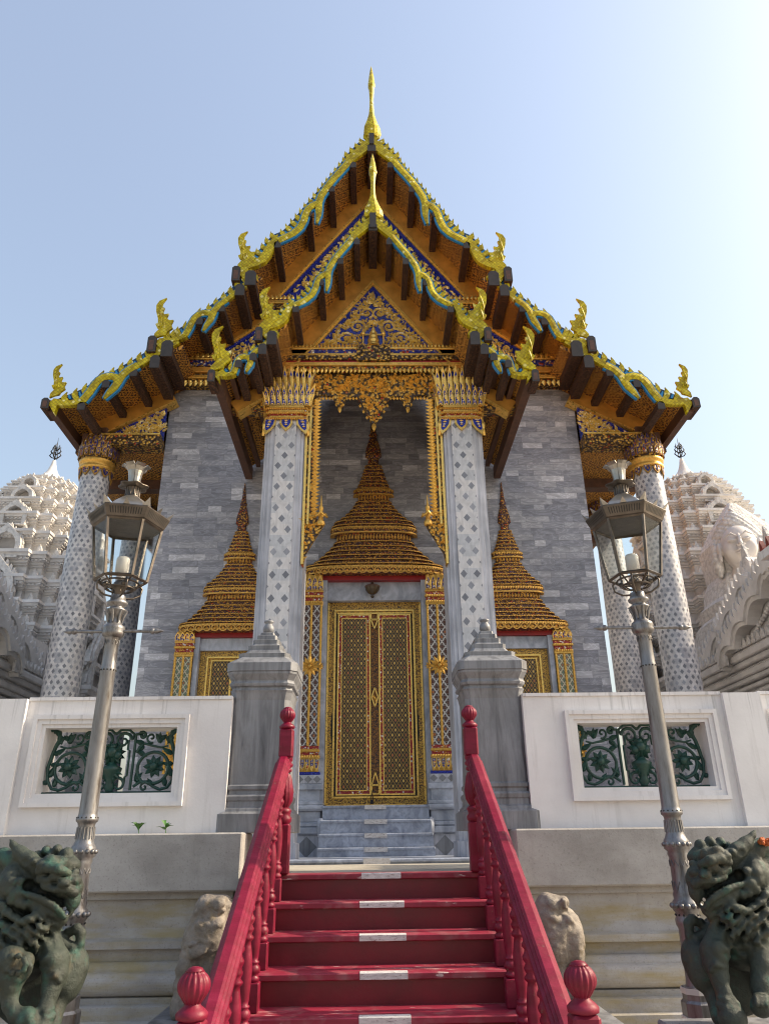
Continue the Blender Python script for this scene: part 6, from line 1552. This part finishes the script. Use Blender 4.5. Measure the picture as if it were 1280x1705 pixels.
def prang(cx, cy, parent, s=1):
    env = [(1.0,2.5),(4.6,2.3),(6.0,2.05),(7.0,1.95),(8.0,1.86),(9.0,1.74),(9.7,1.56),(10.3,1.32),(10.8,1.06),(11.2,.76),(11.42,.42)]
    def ev(z):
        for (a, u), (c, v) in zip(env, env[1:]):
            if z <= c: return u+(v-u)*(z-a)/(c-a)
        return env[-1][1]
    tiers = [1.0,3.0,4.6,5.4,6.1,6.75,7.35,8.0,8.7,9.3,9.85,10.35,10.78,11.12,11.36]
    b = MB(); rings = []; an = MB()
    for za, zb_ in zip(tiers, tiers[1:]):
        h_ = ev(za); H = zb_-za
        for f_, k in ((0,.93),(.08,.93),(.10,.87),(.42,.87),(.44,.90),(.50,.90),(.52,.935),(.60,.935),(.62,.97),(.70,.97),(.72,1.01),(.82,1.02),(.84,1.05),(.96,1.05),(.98,.96)):
            rings.append(cross_ring(h_*k, za+H*f_, cx, cy))
        if za > 4:
            kk = h_*.93; zz = zb_-.02
            for u, v in ((.98,.2),(.98,-.2),(.90,.46),(.90,-.46),(.74,.65),(.65,.74),(.46,.90),(.2,.98),(.74,-.65),(.65,-.74),(.46,-.90),(.2,-.98),(-.2,-.98),(-.46,-.90),(-.65,-.74),(-.74,-.65),(-.90,-.46),(-.98,-.2),(-.98,.2),(-.9,.46),(-.74,.65),(-.65,.74)):
                d = (1,0) if abs(u) > abs(v) else (0,1); d = (math.copysign(1,u)*d[0], math.copysign(1,v)*d[1])
                antefix(an, (cx+u*kk, cy+v*kk, zz), d, .10*h_/1.8+.025, min(.27, .13+H*.17)*(.55+.45*h_/1.8))
    b.loft(rings); an.m = [1]*len(an.m); b.merge(an)
    tw = b.build('tower', [m_stuccos, m_stucco], parent); fix_normals(tw)
    b = MB()
    for za, zb_ in list(zip(tiers, tiers[1:]))[2:-1]:          # rows of beading under every cornice
        h_ = ev(za); H = zb_-za
        for side in range(4):
            a = side*math.pi/2; c_, s_ = round(math.cos(a)), round(math.sin(a))
            n_ = int(h_*1.9/.11)
            for i in range(n_):
                v = -.93+1.86*(i+.5)/n_; u = 1.0 if abs(v) < .36 else (.90 if abs(v) < .56 else (.74 if abs(v) < .74 else .56))
                px, py = u*.975*h_, v*h_; x_, y_ = cx+px*c_-py*s_, cy+px*s_+py*c_
                b.box(x_-.028, x_+.028, y_-.028, y_+.028, za+H*.63, za+H*.69)
    b.build('beading', m_stuccos, tw)
    for za, w_, hh in ((4.9,1.5,2.1),(7.15,1.15,1.2),(8.45,.98,.86),(9.42,.84,.66),(10.12,.68,.54),(10.68,.50,.42)):
        d = ev(za)*.93
        for out in ((0,-1),(1,0),(-1,0)):
            nb = MB(); arch(nb, (cx+out[0]*d, cy+out[1]*d, za+.06), out, w_*.58, hh*.88, .20, .20)
            o = nb.build('niche_arch', m_stucco, tw); fix_normals(o)
            nb = MB(); ox, oy = out; sx_, sy_ = -oy, ox; q = w_*.28
            P_ = [(cx+ox*(d+.02)+sx_*u, cy+oy*(d+.02)+sy_*u, za+.06+v) for u, v in ((-q,0),(q,0),(q,hh*.42),(q*.8,hh*.60),(0,hh*.78),(-q*.8,hh*.60),(-q,hh*.42))]
            P2 = [(p[0]-ox*.05, p[1]-oy*.05, p[2]) for p in P_]; nb.loft([P_, P2]); o2 = nb.build('niche_back', m_niche, o); fix_normals(o2)
    b = MB(); b.lathe([(.44,11.36),(.46,11.45),(.36,11.62),(.22,11.75),(.14,11.9),(.09,12.05),(.05,12.25)], (cx, cy), 20, sm=True); b.build('lotus_bud', m_stuccos, tw)
    b = MB()                                                   # trident of wavy prongs
    b.tube([(cx,cy,12.2),(cx,cy,12.75),(cx,cy,13.05)], [.022,.016,.003], 6)
    for k, (z0_, w_, l_) in enumerate(((12.33,.17,.26),(12.47,.15,.24),(12.60,.10,.2))):
        for sx in (-1, 1):
            b.tube([(cx,cy,z0_),(cx+sx*w_*.6,cy,z0_+.03),(cx+sx*w_,cy,z0_+.10),(cx+sx*w_*.75,cy,z0_+.17),(cx+sx*w_*.95,cy,z0_+l_)], [.014,.018,.02,.013,.002], 6)
            b.tube([(cx,cy,z0_),(cx,cy+sx*w_*.6,z0_+.03),(cx,cy+sx*w_,z0_+.10),(cx,cy+sx*w_*.75,z0_+.17),(cx,cy+sx*w_*.95,z0_+l_)], [.014,.018,.02,.013,.002], 6)
    b.build('trident_finial', m_blackiron, tw)
def naga_gable(parent, X, ya, za, yf, zf, sg, th=.28):
    """gable in a plane of constant x: lobed rake boards with flame crest both ways from the apex"""
    b = MB(); fl = MB(); fi = MB()
    for dr in (1, -1):
        L = math.hypot(yf-ya, za-zf); ty, tz = (yf-ya)/L*dr, (zf-za)/L; ny, nz = -tz*dr*1.0, abs((yf-ya)/L)
        def W(s, t): return (ya+ty*s*L+(ny*t if dr > 0 else ny*t), za+tz*s*L+nz*t)
        up = [(s, 0) for s in (0,.25,.5,.75,1.0,1.06)]
        low = []
        for a0, a1 in ((1.06,.80),(.80,.52),(.52,.24),(.24,0)):
            for k in range(7):
                f_ = k/6; s = a0+(a1-a0)*f_; low.append((s, -.26-.20*(1-math.sin(math.pi*f_))*.9))
        b.polyx([W(*p) for p in up]+[W(*p) for p in low], X-th*.5+(.006 if dr > 0 else 0), X+th*.5-(.006 if dr > 0 else 0))
        low2 = [(s, t+.10) for s, t in low]
        b.polyx([W(*p) for p in [(0,-.06),(.5,-.06),(1.03,-.06)]]+[W(*p) for p in low2], X-th*.5-.05+(.006 if dr > 0 else 0), X+th*.5+.05-(.006 if dr > 0 else 0))
        for i in range(15):                                    # curved flame fins
            s = .03+.94*i/14; w_ = .028
            P_ = [(s-w_,-.02),(s+w_*.9,-.02),(s+w_*1.0,.14),(s+w_*.4,.24),(s-w_*1.2,.31),(s-w_*.5,.2),(s-w_*1.1,.12)]
            fi.polyx([W(*p) for p in P_], X-.07, X+.07)
        e = W(1.05, 0)
        antefix(fl, (X, e[0], e[1]-.35), (-sg,0), .5, .85); antefix(fl, (X-sg*.12, e[0]-dr*.2, e[1]-.35), (-sg,0), .34, .55)
    antefix(fl, (X, ya, za-.08), (-sg,0), .30, .72)
    o = b.build('rake_board', m_stuccos, parent); fix_normals(o)
    q = fi.build('flame_fins', m_stuccos, o); fix_normals(q); q = fl.build('flame_leaves', m_stucco, o); fix_normals(q)
    f_ = MB(); f_.polyx([(ya-(yf-ya)*.96,zf+.02),(yf-(yf-ya)*.04,zf+.02),(ya,za-.25)], X+sg*.16, X+sg*.5); q = f_.build('tympanum', m_stuccos, parent)
    k = MB()
    for dr in (1, -1):
        for i in range(26):
            s = .05+.9*i/25; y_ = ya+(yf-ya)*dr*s; z_ = za-(za-zf)*s-.50
            if z_ > zf-.02: k.ball((X+sg*.10, y_, z_), .05, 0, 7, 5)
    k.build('beading', m_stuccos, q)
def shrine(sg, lab):
    t = thing('white_shrine', (sg*9.5, 19, 0), lab, 'shrine', 'white carved shrines')
    prang(sg*9.55 if sg < 0 else 9.45, 20.0, t)
    x0 = 7.75
    b = MB(); b.box(sg*x0, sg*13, 9.5, 18.2, 0, 4.6); b.build('hall_wall', m_stuccos, t)
    for (za, zb_, pr) in ((3.55,3.66,.06),(4.28,4.36,.06),(4.40,4.48,.10),(4.52,4.62,.16),(4.62,4.74,.22),(4.74,4.80,.17),(4.80,4.92,.26),(4.92,5.06,.34),(5.06,5.12,.28)):
        b = MB(); b.bbox(sg*(x0-pr), sg*13, 9.3, 18.2+pr, za, zb_, .02); b.build('cornice', m_stuccos, t)
    b = MB()
    for i in range(46): antefix(b, (sg*(x0-.30), 9.5+.19*i, 5.12), (-sg,0), .15, .20)
    o = b.build('cornice_crest', m_stucco, t); fix_normals(o)
    naga_gable(t, sg*(x0-.05), 14.35, 6.62, 17.15, 5.35, sg)
    naga_gable(t, sg*(x0-.32), 12.95, 6.42, 15.5, 5.30, sg)
    b = MB(); b.box(sg*(x0+.15), sg*12.8, 9.6, 18, 5.10, 6.1); b.build('attic', m_stuccos, t)
    for yy in (15.0, 17.9):
        b = MB(); b.box(sg*(x0-.16), sg*x0, yy, yy+.5, 0, 4.28); b.bbox(sg*(x0-.22), sg*x0, yy-.06, yy+.56, 4.0, 4.2, .02); b.build('pilaster', m_stuccos, t)
    b = MB(); b.box(sg*(x0-.05), sg*(x0+.02), 15.75, 17.3, 0, 4.52 if sg > 0 else 3.2); fr = b.build('doorway', m_stuccos, t)
    b = MB(); b.box(sg*(x0-.07), sg*(x0+.02), 15.95, 17.1, 0, 4.40 if sg > 0 else 3.0); b.build('green_door', mat_plain('green_door_paint', (.03,.10,.05), .6, 0, .3, 8), fr)
    return t
shr_l = shrine(-1, 'white carved stone shrine tower left of the temple, its niches catching the sun')
shr_r = shrine(1, 'white carved stone shrine tower with a serene face, right of the temple')
# carved face on the right shrine
FC = []
def E_(x, y, z, rx, ry, rz, k=.04): FC.append(('e', (x,y,z), (rx,ry,rz), k))
def C_(p, k=.03):
    for a, c in zip(p, p[1:]): FC.append(('c', a[:3], c[:3], a[3], c[3], k))
E_(0,.10,0,.37,.36,.50,.05); E_(0,-.06,-.22,.27,.24,.26,.06); E_(0,-.16,-.38,.11,.10,.10,.06)
E_(.19,-.14,-.12,.14,.13,.18,.06); E_(-.19,-.14,-.12,.14,.13,.18,.06)
C_([(0,-.27,.17,.028),(0,-.35,.02,.036),(0,-.42,-.10,.046)], .018); E_(.055,-.355,-.11,.04,.045,.028,.012); E_(-.055,-.355,-.11,.04,.045,.028,.012)
for s in (-1, 1):
    C_([(s*.04,-.30,.12,.018),(s*.15,-.325,.19,.022),(s*.28,-.235,.13,.016)], .010)
    E_(s*.15,-.262,.055,.085,.05,.045,.010); C_([(s*.06,-.30,.045,.011),(s*.15,-.325,.028,.014),(s*.25,-.25,.055,.010)], .006)
    E_(s*.40,.05,-.02,.06,.11,.16,.03); E_(s*.41,.03,-.22,.045,.07,.10,.03)
C_([(-.13,-.31,-.225,.016),(-.05,-.375,-.205,.028),(0,-.375,-.22,.022),(.05,-.375,-.205,.028),(.13,-.31,-.225,.016)], .010)
C_([(-.09,-.325,-.27,.020),(0,-.375,-.285,.034),(.09,-.325,-.27,.020)], .010)
E_(0,.18,-.62,.26,.24,.28,.06)
lo, hi, h = (-.72,-.54,-.85), (.72,.60,1.05), .016
f_, G = sdf_grid(FC, lo, hi, h)
f_ = carve(f_, [('c',(s*.05,-.36,.075),(s*.24,-.30,.085),.012,.010,.01) for s in (-1,1)]+[('c',(-.12,-.36,-.246),(.12,-.36,-.246),.010,.010,.01)], lo, hi, h)
V, F = nets(f_, lo, h); Vf = V.copy()
fcx = (8.46, 15.9, 7.80); FS = np.array((1.08,1.15,1.05)); _a = R(-24); FR = np.array(((math.cos(_a), math.sin(_a), 0), (-math.sin(_a), math.cos(_a), 0), (0,0,1)))
fo = skin('carved_face', (V*FS)@FR, F, mat_plain('smooth_white_stucco', (.58,.545,.52), .7, 0, .12, 2), shr_r, fcx)
FC = []
E_(0,.26,.26,.50,.30,.50,.04); E_(0,.26,.55,.34,.26,.36,.06); C_([(0,.2,.6,.2),(0,.2,.98,.04)], .08); E_(.47,.22,-.15,.12,.2,.45,.05); E_(-.47,.22,-.15,.12,.2,.45,.05); E_(0,.40,-.25,.55,.2,.55,.05)
f_, G = sdf_grid(FC, lo, hi, h); f_ = f_+.012*np.sin(G[0]*42)*np.sin(G[2]*42+G[1]*20)
V, F = nets(f_, lo, h); skin('carved_headdress', ((V+np.array((0,.06,0)))*FS)@FR, F, m_stucco, fo, fcx)
b = MB(); b.lathe([(1.25,5.1),(1.2,6.2),(1.05,6.35),(1.1,6.6),(.95,6.75),(.9,7.1),(.8,7.3),(.85,8.1),(.6,8.6),(.35,8.95),(.1,9.3)], (9.0, 16.9), 24, sq=4, sm=False, rot=R(7.5)); tw = b.build('face_tower', m_stucco, shr_r)
# red pavilion corner at the right edge
t = thing('red_pavilion', (6.4, 8.3, 0), 'red pavilion roof corner with white edge and pointed red tiles', 'pavilion')
b = MB(); b.loft([[(4.99,7.5,4.90),(7.4,7.5,4.90),(7.4,9.0,4.90),(4.99,9.0,4.90)],[(4.98,7.5,5.0),(7.4,7.5,5.0),(7.4,9.0,5.0),(4.98,9.0,5.0)]]); b.build('eave', m_plaster, t)
b = MB(); b.box(5.06, 7.3, 7.6, 8.92, 4.55, 4.898); b.build('red_fascia', m_redl, t)
b = MB(); b.loft([[(5.08,7.55,5.002),(7.4,7.55,5.002),(7.4,8.93,5.002),(5.08,8.93,5.002)],[(5.9,8.0,5.5),(7.4,8.0,5.5),(7.4,8.5,5.5),(5.9,8.5,5.5)]]); b.build('roof', m_redl, t)
m_tile = mat_plain('dark_red_tile', (.20,.035,.02), .5, 0, .3, 10)
for i in range(8):
    b = MB(); antefix(b, (5.03, 8.96-.17*i, 4.99), (-1,0), .07, .17); o = b.build('eave_tile', m_tile, t); fix_normals(o)
b = MB(); b.lathe([(.03,5.0),(.02,5.2),(.03,5.23),(.012,5.4),(.002,5.55)], (5.25,8.9), 8); b.build('finial', m_stuccos, t)
for xx, yy in ((5.8,7.8),(7.0,7.8),(5.8,8.7),(7.0,8.7)):
    b = MB(); b.bbox(xx-.1, xx+.1, yy-.1, yy+.1, 0, 4.56, .01); b.build('post', m_redl, t)
# two weeds on the ledge
for x, lab in ((-1.97, 'small green weed on the ledge, the farther one from the left gate pillar'), (-1.75, 'small green weed on the ledge, the nearer one to the left gate pillar')):
    t = thing('weed', (x, 6.66, 1.70), lab, 'weed', 'weeds on the ledge')
    b = MB(); b.tube([(x,6.68,1.70),(x+.005,6.66,1.73),(x,6.65,1.755)], .003, 5); b.build('stem', m_leafg, t)
    for k in range(8):
        a = 2*math.pi*k/8+x*9; l_ = rng.uniform(.05,.085); up = rng.uniform(.01,.06); c_, s_ = math.cos(a), math.sin(a); z = 1.722+.004*k
        b = MB(); b.add([(x,6.655,z),(x+c_*l_*.5-s_*.026,6.655+(s_*l_*.5+c_*.026)*.6,z+up),(x+c_*l_,6.655+s_*l_*.6,z+up*.9),(x+c_*l_*.5+s_*.026,6.655+(s_*l_*.5-c_*.026)*.6,z+up),(x+c_*l_*.5,6.655+s_*l_*.3,z+up-.006)], [(0,1,4),(1,2,4),(2,3,4),(3,0,4)]); b.build('leaf', m_leafg, t)
